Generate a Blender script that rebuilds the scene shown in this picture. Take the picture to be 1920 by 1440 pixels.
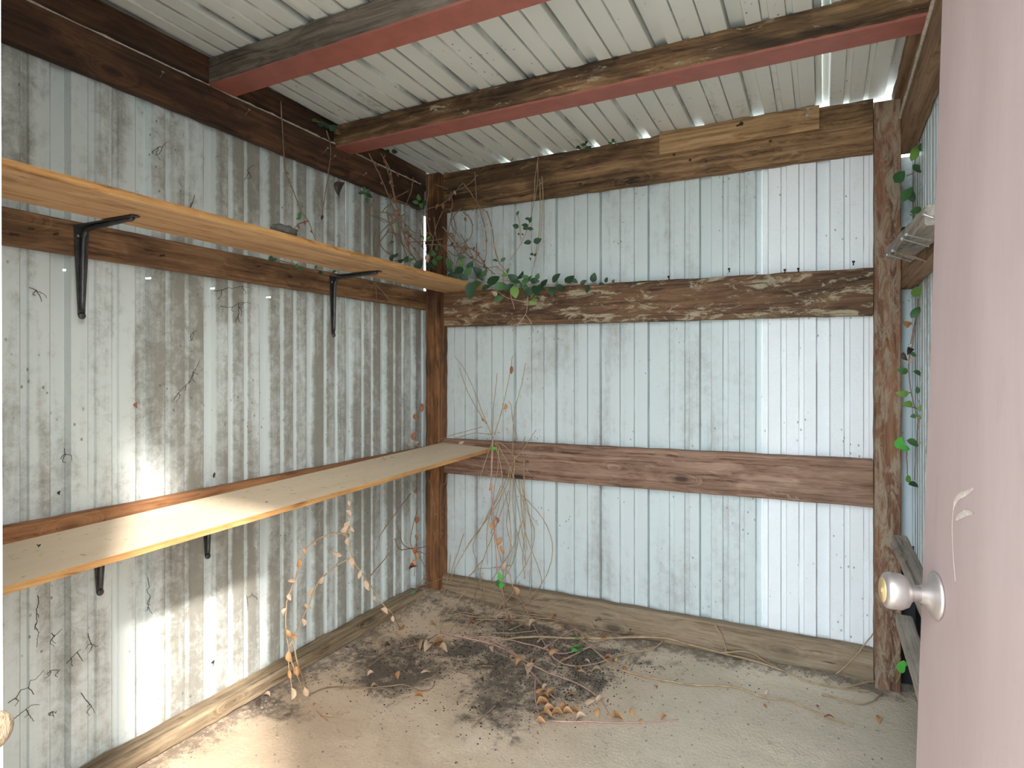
import bpy, bmesh, math, random
from mathutils import Vector, Matrix, noise
random.seed(7)
for o in list(bpy.data.objects): bpy.data.objects.remove(o)
scene = bpy.context.scene
C = scene.collection
# ------------------------------------------------------------------ camera
F = 1136.0; CX = 960.0; CY = 697.0; YAW = math.radians(27.2)
CAM = Vector((2.00, -2.84, 1.25))
FW = Vector((-math.sin(YAW), math.cos(YAW), 0)); RT = Vector((math.cos(YAW), math.sin(YAW), 0)); UP = Vector((0, 0, 1))
cd = bpy.data.cameras.new('camera'); cam = bpy.data.objects.new('camera', cd); C.objects.link(cam)
cd.sensor_width = 36; cd.lens = 36 * F / 1920; cd.shift_y = (CY - 720) / 1920; cd.clip_start = 0.02
cam.location = CAM; cam.rotation_euler = (math.pi / 2, 0, YAW); scene.camera = cam
# ------------------------------------------------------------------ sky, sun, exposure
w = bpy.data.worlds.new('sky'); scene.world = w; w.use_nodes = True
bg = w.node_tree.nodes['Background']; bg.inputs[1].default_value = 0.30
sky = w.node_tree.nodes.new('ShaderNodeTexSky'); sky.sky_type = 'NISHITA'; sky.sun_disc = False
sky.sun_elevation = math.radians(35.5); sky.sun_rotation = math.radians(124); sky.dust_density = 2.5; sky.air_density = 1.0; sky.ozone_density = 1.0
hs = w.node_tree.nodes.new('ShaderNodeHueSaturation'); hs.inputs['Saturation'].default_value = 0.80
w.node_tree.links.new(sky.outputs[0], hs.inputs['Color']); w.node_tree.links.new(hs.outputs[0], bg.inputs[0])
# even cool sky term added to brighten and level the interior
b2 = w.node_tree.nodes.new('ShaderNodeBackground'); b2.inputs[0].default_value = (0.80, 0.93, 1.0, 1); b2.inputs[1].default_value = 6.2
ad = w.node_tree.nodes.new('ShaderNodeAddShader'); w.node_tree.links.new(bg.outputs[0], ad.inputs[0]); w.node_tree.links.new(b2.outputs[0], ad.inputs[1])
w.node_tree.links.new(ad.outputs[0], w.node_tree.nodes['World Output'].inputs[0])
sd = bpy.data.lights.new('sun', 'SUN'); sun = bpy.data.objects.new('sun', sd); C.objects.link(sun)
sd.energy = 5.2; sd.angle = math.radians(3.5); sd.color = (1.0, 0.96, 0.90)
SUND = Vector((-1, 0.674, -0.86)).normalized()
sun.rotation_euler = SUND.to_track_quat('-Z', 'Y').to_euler(); sun.location = (8, -9, 8)
vs = scene.view_settings; vs.view_transform = 'Standard'; vs.look = 'None'; vs.gamma = 1; vs.use_curve_mapping = False
vs.exposure = 0.62

# ------------------------------------------------------------------ helpers
def ray(px, py): return FW + RT * ((px - CX) / F) + UP * ((CY - py) / F)
def P(px, py, pl, v):
    d = ray(px, py); i = {'x': 0, 'y': 1, 'z': 2}[pl]
    return CAM + d * ((v - CAM[i]) / d[i])
def depth(p): return (p - CAM).dot(FW)
def fz(x, y):
    z = 0.055 * math.exp(-((x - 0.12) ** 2 + (y + 0.10) ** 2) / 0.16)
    z += 0.020 * math.exp(-((x - 2.1) ** 2) / 0.10 - ((y + 0.05) ** 2) / 0.02)
    z += 0.012 * math.exp(-((y + 0.10) ** 2) / 0.010) * (0.6 + noise.noise(Vector((x * 5, y * 5, 0))))
    z += 0.006 * noise.noise(Vector((x * 3, y * 3, 1))) + 0.003 * noise.noise(Vector((x * 14, y * 14, 3)))
    return z
def FP(px, py, lift=0.006):
    p = P(px, py, 'z', 0.0)
    for _ in range(4): p = P(px, py, 'z', fz(p.x, p.y) + lift)
    if p.y > -0.072: p = P(px, py, 'y', -0.072)
    if p.x < 0.10: p = P(px, py, 'x', 0.10)
    return p
def link(name, me, mat=None, parent=None, loc=None):
    o = bpy.data.objects.new(name, me); C.objects.link(o)
    if mat is not None and me is not None:
        if isinstance(mat, (list, tuple)):
            for m in mat: me.materials.append(m)
        elif not me.materials: me.materials.append(mat)
    if parent is not None: o.parent = parent
    if loc is not None: o.location = loc
    return o
def mesh(name, vs_, fs, smooth=False):
    me = bpy.data.meshes.new(name); me.from_pydata([tuple(v) for v in vs_], [], fs); me.update()
    if smooth: me.polygons.foreach_set('use_smooth', [True] * len(me.polygons))
    return me
def tag(o, label, cat, group=None, kind=None):
    o['label'] = label; o['category'] = cat
    if group: o['group'] = group
    if kind: o['kind'] = kind
    return o
def empty(name, loc):
    o = bpy.data.objects.new(name, None); C.objects.link(o); o.location = loc; o.empty_display_size = 0.05; return o
class MB:
    def __init__(s): s.v = []; s.f = []
    def add(s, vs_, fs):
        b = len(s.v); s.v += [Vector(v) for v in vs_]; s.f += [tuple(i + b for i in f) for f in fs]; return s
    def box(s, x0, x1, y0, y1, z0, z1):
        return s.add([(x, y, z) for z in (z0, z1) for y in (y0, y1) for x in (x0, x1)],
                     [(0, 2, 3, 1), (4, 5, 7, 6), (0, 1, 5, 4), (2, 6, 7, 3), (0, 4, 6, 2), (1, 3, 7, 5)])
    def tube(s, pts, rs, n=6, cap=True):
        pts = [Vector(p) for p in pts]; rings = []
        up = Vector((0.31, 0.22, 0.92)).normalized(); b = len(s.v)
        for i, p in enumerate(pts):
            t = (pts[min(i + 1, len(pts) - 1)] - pts[max(i - 1, 0)])
            t = t.normalized() if t.length > 1e-9 else Vector((0, 0, 1))
            a = t.cross(up)
            if a.length < 0.05: a = t.cross(Vector((1, 0, 0)))
            a.normalize(); c = t.cross(a)
            r = rs[i] if isinstance(rs, (list, tuple)) else rs
            for k in range(n):
                an = 2 * math.pi * k / n; s.v.append(p + a * (r * math.cos(an)) + c * (r * math.sin(an)))
        for i in range(len(pts) - 1):
            for k in range(n):
                k2 = (k + 1) % n; s.f.append((b + i * n + k, b + i * n + k2, b + (i + 1) * n + k2, b + (i + 1) * n + k))
        if cap:
            s.f.append(tuple(b + k for k in reversed(range(n)))); e = b + (len(pts) - 1) * n
            s.f.append(tuple(e + k for k in range(n)))
        return s
    def lathe(s, o, ax, prof, n=24):
        o = Vector(o); ax = Vector(ax).normalized(); a = ax.orthogonal().normalized(); c = ax.cross(a); b = len(s.v)
        for (d, r) in prof:
            for k in range(n):
                an = 2 * math.pi * k / n; s.v.append(o + ax * d + (a * math.cos(an) + c * math.sin(an)) * r)
        for i in range(len(prof) - 1):
            for k in range(n):
                k2 = (k + 1) % n; s.f.append((b + i * n + k, b + i * n + k2, b + (i + 1) * n + k2, b + (i + 1) * n + k))
        s.f.append(tuple(b + k for k in reversed(range(n)))); e = b + (len(prof) - 1) * n; s.f.append(tuple(e + k for k in range(n)))
        return s
    def build(s, name, mat, parent=None, smooth=False, origin=None):
        vv = s.v if origin is None else [v - Vector(origin) for v in s.v]
        return link(name, mesh(name, vv, s.f, smooth), mat, parent)
def spline(pts, k=6):
    pts = [Vector(p) for p in pts]
    if len(pts) < 3: return pts
    out = []; q = [pts[0] * 2 - pts[1]] + pts + [pts[-1] * 2 - pts[-2]]
    for i in range(1, len(q) - 2):
        for j in range(k):
            t = j / k; a, b, c, d = q[i - 1], q[i], q[i + 1], q[i + 2]
            out.append(0.5 * ((2 * b) + (c - a) * t + (2 * a - 5 * b + 4 * c - d) * t * t + (3 * b - a - 3 * c + d) * t ** 3))
    out.append(pts[-1]); return out

# ------------------------------------------------------------------ materials
class NT:
    def __init__(s, name):
        s.m = bpy.data.materials.new(name); s.m.use_nodes = True; s.t = s.m.node_tree; s.p = s.t.nodes['Principled BSDF']
    def n(s, ty, ins=None, **kw):
        nd = s.t.nodes.new(ty)
        for k, v in kw.items(): setattr(nd, k, v)
        for k, v in (ins or {}).items(): s.set(nd.inputs[k], v)
        return nd
    def set(s, inp, v):
        if hasattr(v, 'is_linked') or isinstance(v, bpy.types.NodeSocket): s.t.links.new(v, inp)
        else: inp.default_value = v
    def co(s, scale=(1, 1, 1), loc=(0, 0, 0), kind='Object'):
        tc = s.n('ShaderNodeTexCoord'); mp = s.n('ShaderNodeMapping', {'Vector': tc.outputs[kind], 'Scale': scale, 'Location': loc}); return mp.outputs[0]
    def noise(s, vec, scale, detail=6, rough=0.6, dist=0.0):
        return s.n('ShaderNodeTexNoise', {'Vector': vec, 'Scale': scale, 'Detail': detail, 'Roughness': rough, 'Distortion': dist}).outputs['Fac']
    def ramp(s, fac, stops):
        r = s.n('ShaderNodeValToRGB', {'Fac': fac}); e = r.color_ramp.elements
        while len(e) < len(stops): e.new(0.5)
        for el, (p, c) in zip(e, stops):
            el.position = p; el.color = tuple(c) + (1,) if len(c) == 3 else c
        return r.outputs[0]
    def step(s, fac, a, b, lo=0.0, hi=1.0):
        return s.n('ShaderNodeMapRange', {'Value': fac, 'From Min': a, 'From Max': b, 'To Min': lo, 'To Max': hi}, interpolation_type='SMOOTHSTEP').outputs[0]
    def math(s, op, a, b=0.0):
        return s.n('ShaderNodeMath', {0: a, 1: b}, operation=op).outputs[0]
    def mix(s, fac, a, b, mode='MIX'):
        nd = s.n('ShaderNodeMix', data_type='RGBA', blend_type=mode); s.set(nd.inputs[0], fac); s.set(nd.inputs[6], a); s.set(nd.inputs[7], b); return nd.outputs[2]
    def sep(s, vec):
        return s.n('ShaderNodeSeparateXYZ', {0: vec}).outputs
    def out(s, col, rough=0.6, bump=None, bs=0.3, bd=0.004, **kw):
        s.set(s.p.inputs['Base Color'], col); s.set(s.p.inputs['Roughness'], rough)
        if bump is not None:
            b = s.n('ShaderNodeBump', {'Height': bump, 'Strength': bs, 'Distance': bd}); s.t.links.new(b.outputs[0], s.p.inputs['Normal'])
        for k, v in kw.items(): s.set(s.p.inputs[k], v)
        return s.m
def c4(c): return (c[0], c[1], c[2], 1)
def plain(name, col, rough=0.6, var=0.25, sc=30, metal=0.0, bs=0.15):
    t = NT(name); n1 = t.noise(t.co(), sc, 5)
    c = t.ramp(n1, [(0.25, tuple(x * (1 - var) for x in col)), (0.75, tuple(min(1, x * (1 + var)) for x in col))])
    return t.out(c, rough, n1, bs, 0.002, Metallic=metal)
def wood(name, ax, dark, mid, light, blot=0.6, pale=None, pamt=(0.56, 0.66), seed=0.0, knots=True, rough=0.8, bs=0.7, fine=75):
    t = NT(name)
    def sc(al, ac): v = [ac, ac, ac]; v[ax] = al; return tuple(v)
    lo = (seed, seed * 1.7, seed * 0.6)
    base = t.co((1, 1, 1), lo)
    # knots bend the grain
    kv = t.n('ShaderNodeTexVoronoi', {'Vector': t.co(sc(2.6, 6.5), lo), 'Scale': 1.0, 'Randomness': 1.0}, feature='F1')
    kd = kv.outputs['Distance']; km = t.step(kd, 0.30, 0.02) if knots else 0.0
    wob = t.noise(t.co(sc(2.2, 7), lo), 1.0, 3, 0.5)
    vadd = t.n('ShaderNodeVectorMath', {0: t.co(sc(1.1, 16), lo)}, operation='ADD')
    comb = t.n('ShaderNodeCombineXYZ', {0: wob, 1: wob, 2: wob}); scl = t.n('ShaderNodeVectorMath', {0: comb.outputs[0], 'Scale': 3.0}, operation='SCALE')
    t.t.links.new(scl.outputs[0], vadd.inputs[1])
    if knots:
        va2 = t.n('ShaderNodeVectorMath', {0: vadd.outputs[0]}, operation='ADD')
        kc = t.math('MULTIPLY', km, 3.0); cb2 = t.n('ShaderNodeCombineXYZ', {0: kc, 1: kc, 2: kc}); t.t.links.new(cb2.outputs[0], va2.inputs[1]); vec = va2.outputs[0]
    else: vec = vadd.outputs[0]
    g1 = t.noise(vec, 1.6, 6, 0.65, 0.4)
    va = t.n('ShaderNodeVectorMath', {0: t.co(sc(0.9, fine), lo)}, operation='ADD'); t.t.links.new(scl.outputs[0], va.inputs[1])
    g2 = t.noise(va.outputs[0], 1.0, 5, 0.7, 0.25)
    g = t.math('ADD', t.math('MULTIPLY', g1, 0.45), t.math('MULTIPLY', g2, 0.55))
    col = t.ramp(g, [(0.37, dark), (0.47, mid), (0.62, light)])
    crack = t.step(t.noise(va.outputs[0], 1.7, 3, 0.6, 0.2), 0.37, 0.30)
    col = t.mix(t.math('MULTIPLY', crack, 0.7), col, c4(tuple(x * 0.45 for x in dark)))
    b1 = t.step(t.noise(t.co(sc(2.2, 5), lo), 1.0, 4, 0.6, 0.6), 0.42, 0.66)
    col = t.mix(t.math('MULTIPLY', b1, blot), col, c4(tuple(x * 0.22 for x in dark)))
    if knots: col = t.mix(t.math('MULTIPLY', t.step(kd, 0.16, 0.05), 0.75), col, c4(tuple(x * 0.4 for x in dark)))
    if pale:
        pn = t.step(t.noise(t.co(sc(7, 24), lo), 1.1, 6, 0.78, 0.6), pamt[0], pamt[1])
        col = t.mix(t.math('MULTIPLY', pn, 0.85), col, c4(pale))
    return t.out(col, rough, g, bs, 0.010)
def sheet_mat(name, ax, base, dirt, amt, seed=0.0, rough=0.45, emboss=False, spots=True, low=0.0, band=None, strong=0.8, crs=0.85):
    """painted sheet steel: streaks of grime run down the sheet (ax = axis across the ribs), soft mould, specks"""
    t = NT(name); lo = (seed, seed * 0.7, seed * 1.3)
    run = 2 if name != 'roof_sheet' else 1
    def sc(al, ac): v = [ac, ac, ac]; v[run] = al; return tuple(v)
    s1 = t.noise(t.co(sc(0.7, 10), lo), 1.0, 4, 0.62, 0.3)
    s2 = t.noise(t.co(sc(1.6, 2.2), lo), 1.0, 4, 0.6)
    s3 = t.noise(t.co((1, 1, 1), lo), 26, 6, 0.78, 0.4)
    m = t.math('ADD', t.math('ADD', t.math('MULTIPLY', s1, 0.42), t.math('MULTIPLY', s2, 0.36)), t.math('MULTIPLY', s3, 0.30))
    if band:
        ob = t.sep(t.co()); bz = t.math('MULTIPLY', t.step(ob[ax], band[0], band[1]), t.step(ob[ax], band[3], band[2]))
        fa = t.n('ShaderNodeAttribute', attribute_name='flat').outputs['Fac']
        m = t.math('ADD', m, t.math('MULTIPLY', t.math('MULTIPLY', bz, band[4]), t.math('SUBTRACT', t.math('MULTIPLY', fa, 1.7), 0.7)))
    msk = t.step(m, amt[0], amt[1])
    tint = t.mix(s2, c4(base), c4(tuple(x * 0.90 for x in base)))
    dcol = t.mix(s3, c4(dirt), c4(tuple(x * 0.62 for x in dirt)))
    col = t.mix(t.math('MULTIPLY', msk, strong), tint, dcol)
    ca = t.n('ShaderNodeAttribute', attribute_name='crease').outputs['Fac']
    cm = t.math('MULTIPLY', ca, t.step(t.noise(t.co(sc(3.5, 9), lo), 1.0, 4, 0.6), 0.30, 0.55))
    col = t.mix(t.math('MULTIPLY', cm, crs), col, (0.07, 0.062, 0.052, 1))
    if spots:
        vor = t.n('ShaderNodeTexVoronoi', {'Vector': t.co(sc(26, 40), lo), 'Scale': 1.0}, feature='F1')
        sp = t.math('MULTIPLY', t.step(vor.outputs['Distance'], 0.16, 0.10), t.step(t.noise(t.co((1, 1, 1), lo), 5, 3), 0.52, 0.62))
        col = t.mix(t.math('MULTIPLY', sp, 0.7), col, c4(tuple(x * 0.35 for x in dirt)))
    if emboss:
        e = t.noise(t.co((1, 1, 1)), 260, 2, 0.5); return t.out(col, rough, e, 0.55, 0.003)
    return t.out(col, rough, t.noise(t.co(sc(2, 6)), 1.0, 3), 0.25, 0.006)

WB = (0.66, 0.71, 0.695)
M = {}
M['left_sheet'] = sheet_mat('left_sheet', 1, WB, (0.29, 0.26, 0.21), (0.48, 0.66), 1.3, band=(-1.75, -1.15, -0.3, 0.3, 0.075), strong=0.85)
M['back_sheet'] = sheet_mat('back_sheet', 0, (0.67, 0.725, 0.725), (0.40, 0.365, 0.33), (0.50, 0.72), 4.1, strong=0.65, crs=0.5)
M['bright_sheet'] = sheet_mat('bright_sheet', 0, (0.93, 0.945, 0.965), (0.42, 0.40, 0.38), (0.62, 0.80), 8.2, emboss=True, rough=0.38)
M['right_sheet'] = sheet_mat('right_sheet', 1, (0.66, 0.73, 0.76), (0.22, 0.19, 0.16), (0.54, 0.70), 9.4)
M['roof_sheet'] = sheet_mat('roof_sheet', 0, (0.82, 0.82, 0.76), (0.20, 0.17, 0.14), (0.60, 0.76), 2.7, rough=0.4)
M['beam_y'] = wood('beam_y', 1, (0.030, 0.012, 0.006), (0.085, 0.036, 0.015), (0.16, 0.072, 0.032), 0.6, seed=1.1)
M['beam_x'] = wood('beam_x', 0, (0.040, 0.018, 0.008), (0.21, 0.11, 0.048), (0.42, 0.25, 0.12), 0.62, pale=(0.42, 0.34, 0.25), pamt=(0.60, 0.70), seed=2.2)
M['girt_pale'] = wood('girt_pale', 0, (0.040, 0.018, 0.010), (0.14, 0.070, 0.034), (0.27, 0.15, 0.075), 0.55, pale=(0.46, 0.39, 0.27), pamt=(0.52, 0.62), seed=3.6)
M['girt_red'] = wood('girt_red', 0, (0.050, 0.022, 0.013), (0.24, 0.13, 0.082), (0.42, 0.265, 0.19), 0.30, pale=(0.42, 0.34, 0.29), pamt=(0.58, 0.72), seed=5.0)
M['girt_left'] = wood('girt_left', 1, (0.045, 0.019, 0.009), (0.22, 0.11, 0.048), (0.40, 0.22, 0.105), 0.5, seed=6.1)
M['ledger'] = wood('ledger', 1, (0.12, 0.045, 0.016), (0.30, 0.13, 0.052), (0.44, 0.22, 0.095), 0.25, seed=7.1)
M['post_dark'] = wood('post_dark', 2, (0.035, 0.014, 0.007), (0.17, 0.070, 0.026), (0.36, 0.16, 0.055), 0.75, seed=8.3)
M['post_dust'] = wood('post_dust', 2, (0.09, 0.035, 0.018), (0.23, 0.105, 0.056), (0.34, 0.175, 0.10), 0.3, pale=(0.36, 0.285, 0.205), pamt=(0.44, 0.60), seed=9.7)
M['nailer'] = wood('nailer', 0, (0.13, 0.055, 0.022), (0.40, 0.23, 0.105), (0.60, 0.38, 0.20), 0.28, seed=11.0)
M['sill'] = wood('sill', 0, (0.12, 0.075, 0.04), (0.27, 0.19, 0.12), (0.37, 0.28, 0.19), 0.25, seed=12.0)
M['sill_left'] = wood('sill_left', 1, (0.13, 0.085, 0.045), (0.30, 0.215, 0.13), (0.44, 0.34, 0.22), 0.4, seed=13.0)
M['rafter'] = wood('rafter', 0, (0.030, 0.013, 0.006), (0.15, 0.075, 0.032), (0.34, 0.20, 0.095), 0.75, pale=(0.48, 0.39, 0.28), pamt=(0.58, 0.66), seed=14.0)
M['rafter_grey'] = wood('rafter_grey', 0, (0.045, 0.033, 0.024), (0.13, 0.10, 0.075), (0.26, 0.21, 0.165), 0.6, seed=15.0)
M['shelf_wood'] = wood('shelf_wood', 1, (0.30, 0.155, 0.062), (0.52, 0.30, 0.145), (0.66, 0.42, 0.225), 0.18, seed=16.0, knots=False, bs=0.2, fine=30)
M['shelf_edge'] = wood('shelf_edge', 1, (0.22, 0.09, 0.028), (0.50, 0.25, 0.085), (0.66, 0.38, 0.15), 0.25, seed=17.0, knots=False, bs=0.3)
M['grey_wood'] = wood('grey_wood', 1, (0.13, 0.105, 0.085), (0.28, 0.235, 0.195), (0.42, 0.36, 0.30), 0.25, seed=18.0)
M['right_girt'] = wood('right_girt', 1, (0.12, 0.055, 0.026), (0.26, 0.145, 0.075), (0.37, 0.23, 0.13), 0.25, seed=19.0)
M['brown_paint'] = plain('brown_paint', (0.20, 0.115, 0.075), 0.6, 0.3)
M['red_paint'] = plain('red_paint', (0.38, 0.125, 0.092), 0.55, 0.18, 14)
M['iron'] = plain('iron', (0.085, 0.085, 0.088), 0.42, 0.4, 40, 0.7)
M['nail'] = plain('nail', (0.42, 0.42, 0.42), 0.35, 0.3, 60, 0.8)
M['rust_nail'] = plain('rust_nail', (0.05, 0.03, 0.02), 0.7, 0.4, 60, 0.4)
M['black'] = plain('black', (0.006, 0.006, 0.008), 0.6, 0.3)
M['dust'] = plain('dust', (0.52, 0.44, 0.36), 0.95, 0.3, 80)
M['jamb_paint'] = plain('jamb_paint', (0.60, 0.57, 0.50), 0.6, 0.12, 12)
M['scuff'] = plain('scuff', (0.40, 0.32, 0.275), 0.7, 0.25, 60)
M['brass'] = plain('brass', (0.72, 0.52, 0.24), 0.35, 0.2, 40, 0.7)
M['rag'] = plain('rag', (0.10, 0.095, 0.085), 0.9, 0.5, 40, bs=0.6)
M['stem_tan'] = plain('stem_tan', (0.40, 0.28, 0.165), 0.8, 0.35, 25)
M['stem_brown'] = plain('stem_brown', (0.26, 0.17, 0.11), 0.85, 0.4, 25)
M['stem_pink'] = plain('stem_pink', (0.46, 0.28, 0.225), 0.75, 0.3, 25)
M['root_dark'] = plain('root_dark', (0.06, 0.048, 0.038), 0.9, 0.4, 25)
M['stem_green'] = plain('stem_green', (0.22, 0.26, 0.10), 0.7, 0.3, 25)
M['pebble'] = plain('pebble', (0.24, 0.20, 0.165), 0.9, 0.5, 60)
M['soil'] = plain('soil', (0.022, 0.019, 0.017), 0.95, 0.6, 90)
def leafmat(name, col, col2, trans=0.25):
    t = NT(name); oi = t.n('ShaderNodeObjectInfo'); n1 = t.noise(t.co(), 9, 4)
    f = t.math('ADD', t.math('MULTIPLY', oi.outputs['Random'], 0.6), t.math('MULTIPLY', n1, 0.4))
    c = t.mix(f, c4(col), c4(col2)); t.out(c, 0.5)
    tr = t.n('ShaderNodeBsdfTranslucent', {'Color': c}); mx = t.n('ShaderNodeMixShader', {0: trans, 1: t.p.outputs[0], 2: tr.outputs[0]})
    t.t.links.new(mx.outputs[0], t.t.nodes['Material Output'].inputs[0]); return t.m
M['leaf_g'] = leafmat('leaf_g', (0.045, 0.13, 0.045), (0.09, 0.22, 0.07))
M['leaf_d'] = leafmat('leaf_d', (0.018, 0.055, 0.026), (0.04, 0.10, 0.045))
M['leaf_y'] = leafmat('leaf_y', (0.16, 0.36, 0.06), (0.30, 0.48, 0.11), 0.4)
M['leaf_b'] = leafmat('leaf_b', (0.08, 0.50, 0.06), (0.16, 0.62, 0.10), 0.4)
M['leaf_t'] = leafmat('leaf_t', (0.52, 0.36, 0.24), (0.68, 0.50, 0.36))
M['leaf_o'] = leafmat('leaf_o', (0.48, 0.24, 0.10), (0.60, 0.34, 0.16))
M['leaf_r'] = leafmat('leaf_r', (0.30, 0.11, 0.06), (0.42, 0.18, 0.09))
M['leaf_k'] = leafmat('leaf_k', (0.05, 0.035, 0.025), (0.10, 0.07, 0.05))
# shelf top: cream laminate with dust
t = NT('shelf_top'); d1 = t.noise(t.co((6, 1.2, 1)), 1.0, 6); d2 = t.noise(t.co(), 40, 6)
cc = t.ramp(d1, [(0.3, (0.76, 0.60, 0.42)), (0.7, (0.88, 0.73, 0.54))]); cc = t.mix(t.math('MULTIPLY', t.step(d2, 0.60, 0.72), 0.5), cc, (0.24, 0.18, 0.12, 1))
M['shelf_top'] = t.out(cc, 0.6, d2, 0.1)
# door paint: dusty mauve with vertical brush marks
t = NT('door_paint'); s1 = t.noise(t.co((7, 7, 1.2)), 1.0, 7, 0.65, 0.4); s2 = t.noise(t.co((26, 26, 5)), 1.0, 6, 0.7, 0.6)
cc = t.ramp(s1, [(0.3, (0.285, 0.200, 0.187)), (0.7, (0.345, 0.252, 0.236))]); cc = t.mix(t.math('MULTIPLY', t.step(s2, 0.56, 0.72), 0.35), cc, (0.23, 0.165, 0.15, 1))
M['door_paint'] = t.out(cc, 0.62, s2, 0.12)
# metal knob, worn satin
M['knob'] = plain('knob', (0.44, 0.385, 0.36), 0.36, 0.08, 20, 0.75)
# floor: dusty concrete with dark soil
t = NT('floor'); b = t.co(); n1 = t.noise(b, 2.4, 7, 0.65, 0.4); n2 = t.noise(b, 22, 8, 0.75); n3 = t.noise(b, 90, 4, 0.7); ob = t.sep(b)
cc = t.ramp(n1, [(0.3, (0.50, 0.375, 0.26)), (0.52, (0.63, 0.485, 0.345)), (0.7, (0.71, 0.575, 0.43))])
gm = t.step(ob[0], 1.05, 1.6); cc = t.mix(t.math('MULTIPLY', gm, 0.8), cc, t.mix(n2, (0.58, 0.49, 0.375, 1), (0.74, 0.645, 0.51, 1)))
def blob(x, y, rx, ry):
    rx *= 2.1; ry *= 2.1
    dx = t.math('DIVIDE', t.math('SUBTRACT', ob[0], x), rx); dy = t.math('DIVIDE', t.math('SUBTRACT', ob[1], y), ry)
    return t.step(t.math('SQRT', t.math('ADD', t.math('MULTIPLY', dx, dx), t.math('MULTIPLY', dy, dy))), 1.0, 0.25)
soil = None
for q in [(745, 1245, .20, .20), (980, 1290, .17, .25), (1040, 1225, .24, .10), (900, 1230, .16, .12), (1090, 1275, .10, .18), (1000, 1195, .45, .10), (480, 1315, .16, .06)]:
    p = P(q[0], q[1], 'z', 0); bb = blob(p.x, p.y, q[2], q[3]); soil = bb if soil is None else t.math('MAXIMUM', soil, bb)
n4 = t.noise(b, 7, 6, 0.7, 0.8)
sm = t.step(t.math('ADD', t.math('MULTIPLY', soil, 0.24), t.math('ADD', t.math('MULTIPLY', n2, 0.42), t.math('MULTIPLY', n4, 0.62))), 0.60, 0.80)
cc = t.mix(t.math('MULTIPLY', sm, 0.86), cc, t.mix(n3, (0.018, 0.015, 0.013, 1), (0.10, 0.078, 0.06, 1)))
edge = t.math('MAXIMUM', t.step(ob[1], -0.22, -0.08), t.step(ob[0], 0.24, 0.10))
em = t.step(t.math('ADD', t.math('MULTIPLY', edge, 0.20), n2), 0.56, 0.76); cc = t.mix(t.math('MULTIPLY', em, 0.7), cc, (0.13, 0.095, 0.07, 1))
cc = t.mix(t.math('MULTIPLY', t.step(n3, 0.62, 0.74), 0.35), cc, (0.10, 0.075, 0.055, 1))
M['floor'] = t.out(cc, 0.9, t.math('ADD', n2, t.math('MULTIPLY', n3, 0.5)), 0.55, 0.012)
t = NT('ground'); n1 = t.noise(t.co(), 1.5, 8, 0.7); M['ground'] = t.out(t.ramp(n1, [(0.3, (0.26, 0.265, 0.24)), (0.7, (0.40, 0.41, 0.39))]), 0.95, n1, 0.4)

# ------------------------------------------------------------------ ribbed sheets
PITCH = 0.246
PROF = [(-0.0024, 0), (0.0, 0), (0.003, 0.026), (0.0062, 0.0262), (0.049, 0.0263), (0.055, 0), (0.0998, 0), (0.102, 0), (0.1035, 0.0095), (0.1058, 0.0096), (0.123, 0.0096), (0.126, 0), (0.1698, 0), (0.172, 0), (0.1735, 0.0095), (0.1758, 0.0096), (0.191, 0.0096), (0.194, 0)]
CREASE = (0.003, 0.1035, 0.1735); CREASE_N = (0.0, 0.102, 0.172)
def rib_us(u0, u1, phase):
    us = {u0: None, u1: None}; k0 = int(math.floor((u0 - phase) / PITCH)) - 1; k1 = int(math.ceil((u1 - phase) / PITCH)) + 1
    pts = []
    for k in range(k0, k1 + 1):
        for (a, d) in PROF: pts.append((phase + k * PITCH + a, d))
    def dep(u):
        for (a, b) in zip(pts, pts[1:]):
            if a[0] <= u <= b[0]: return a[1] + (b[1] - a[1]) * ((u - a[0]) / max(1e-9, b[0] - a[0]))
        return 0.0
    L = sorted([u0, u1] + [p[0] for p in pts if u0 < p[0] < u1]); return L, dep
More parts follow.
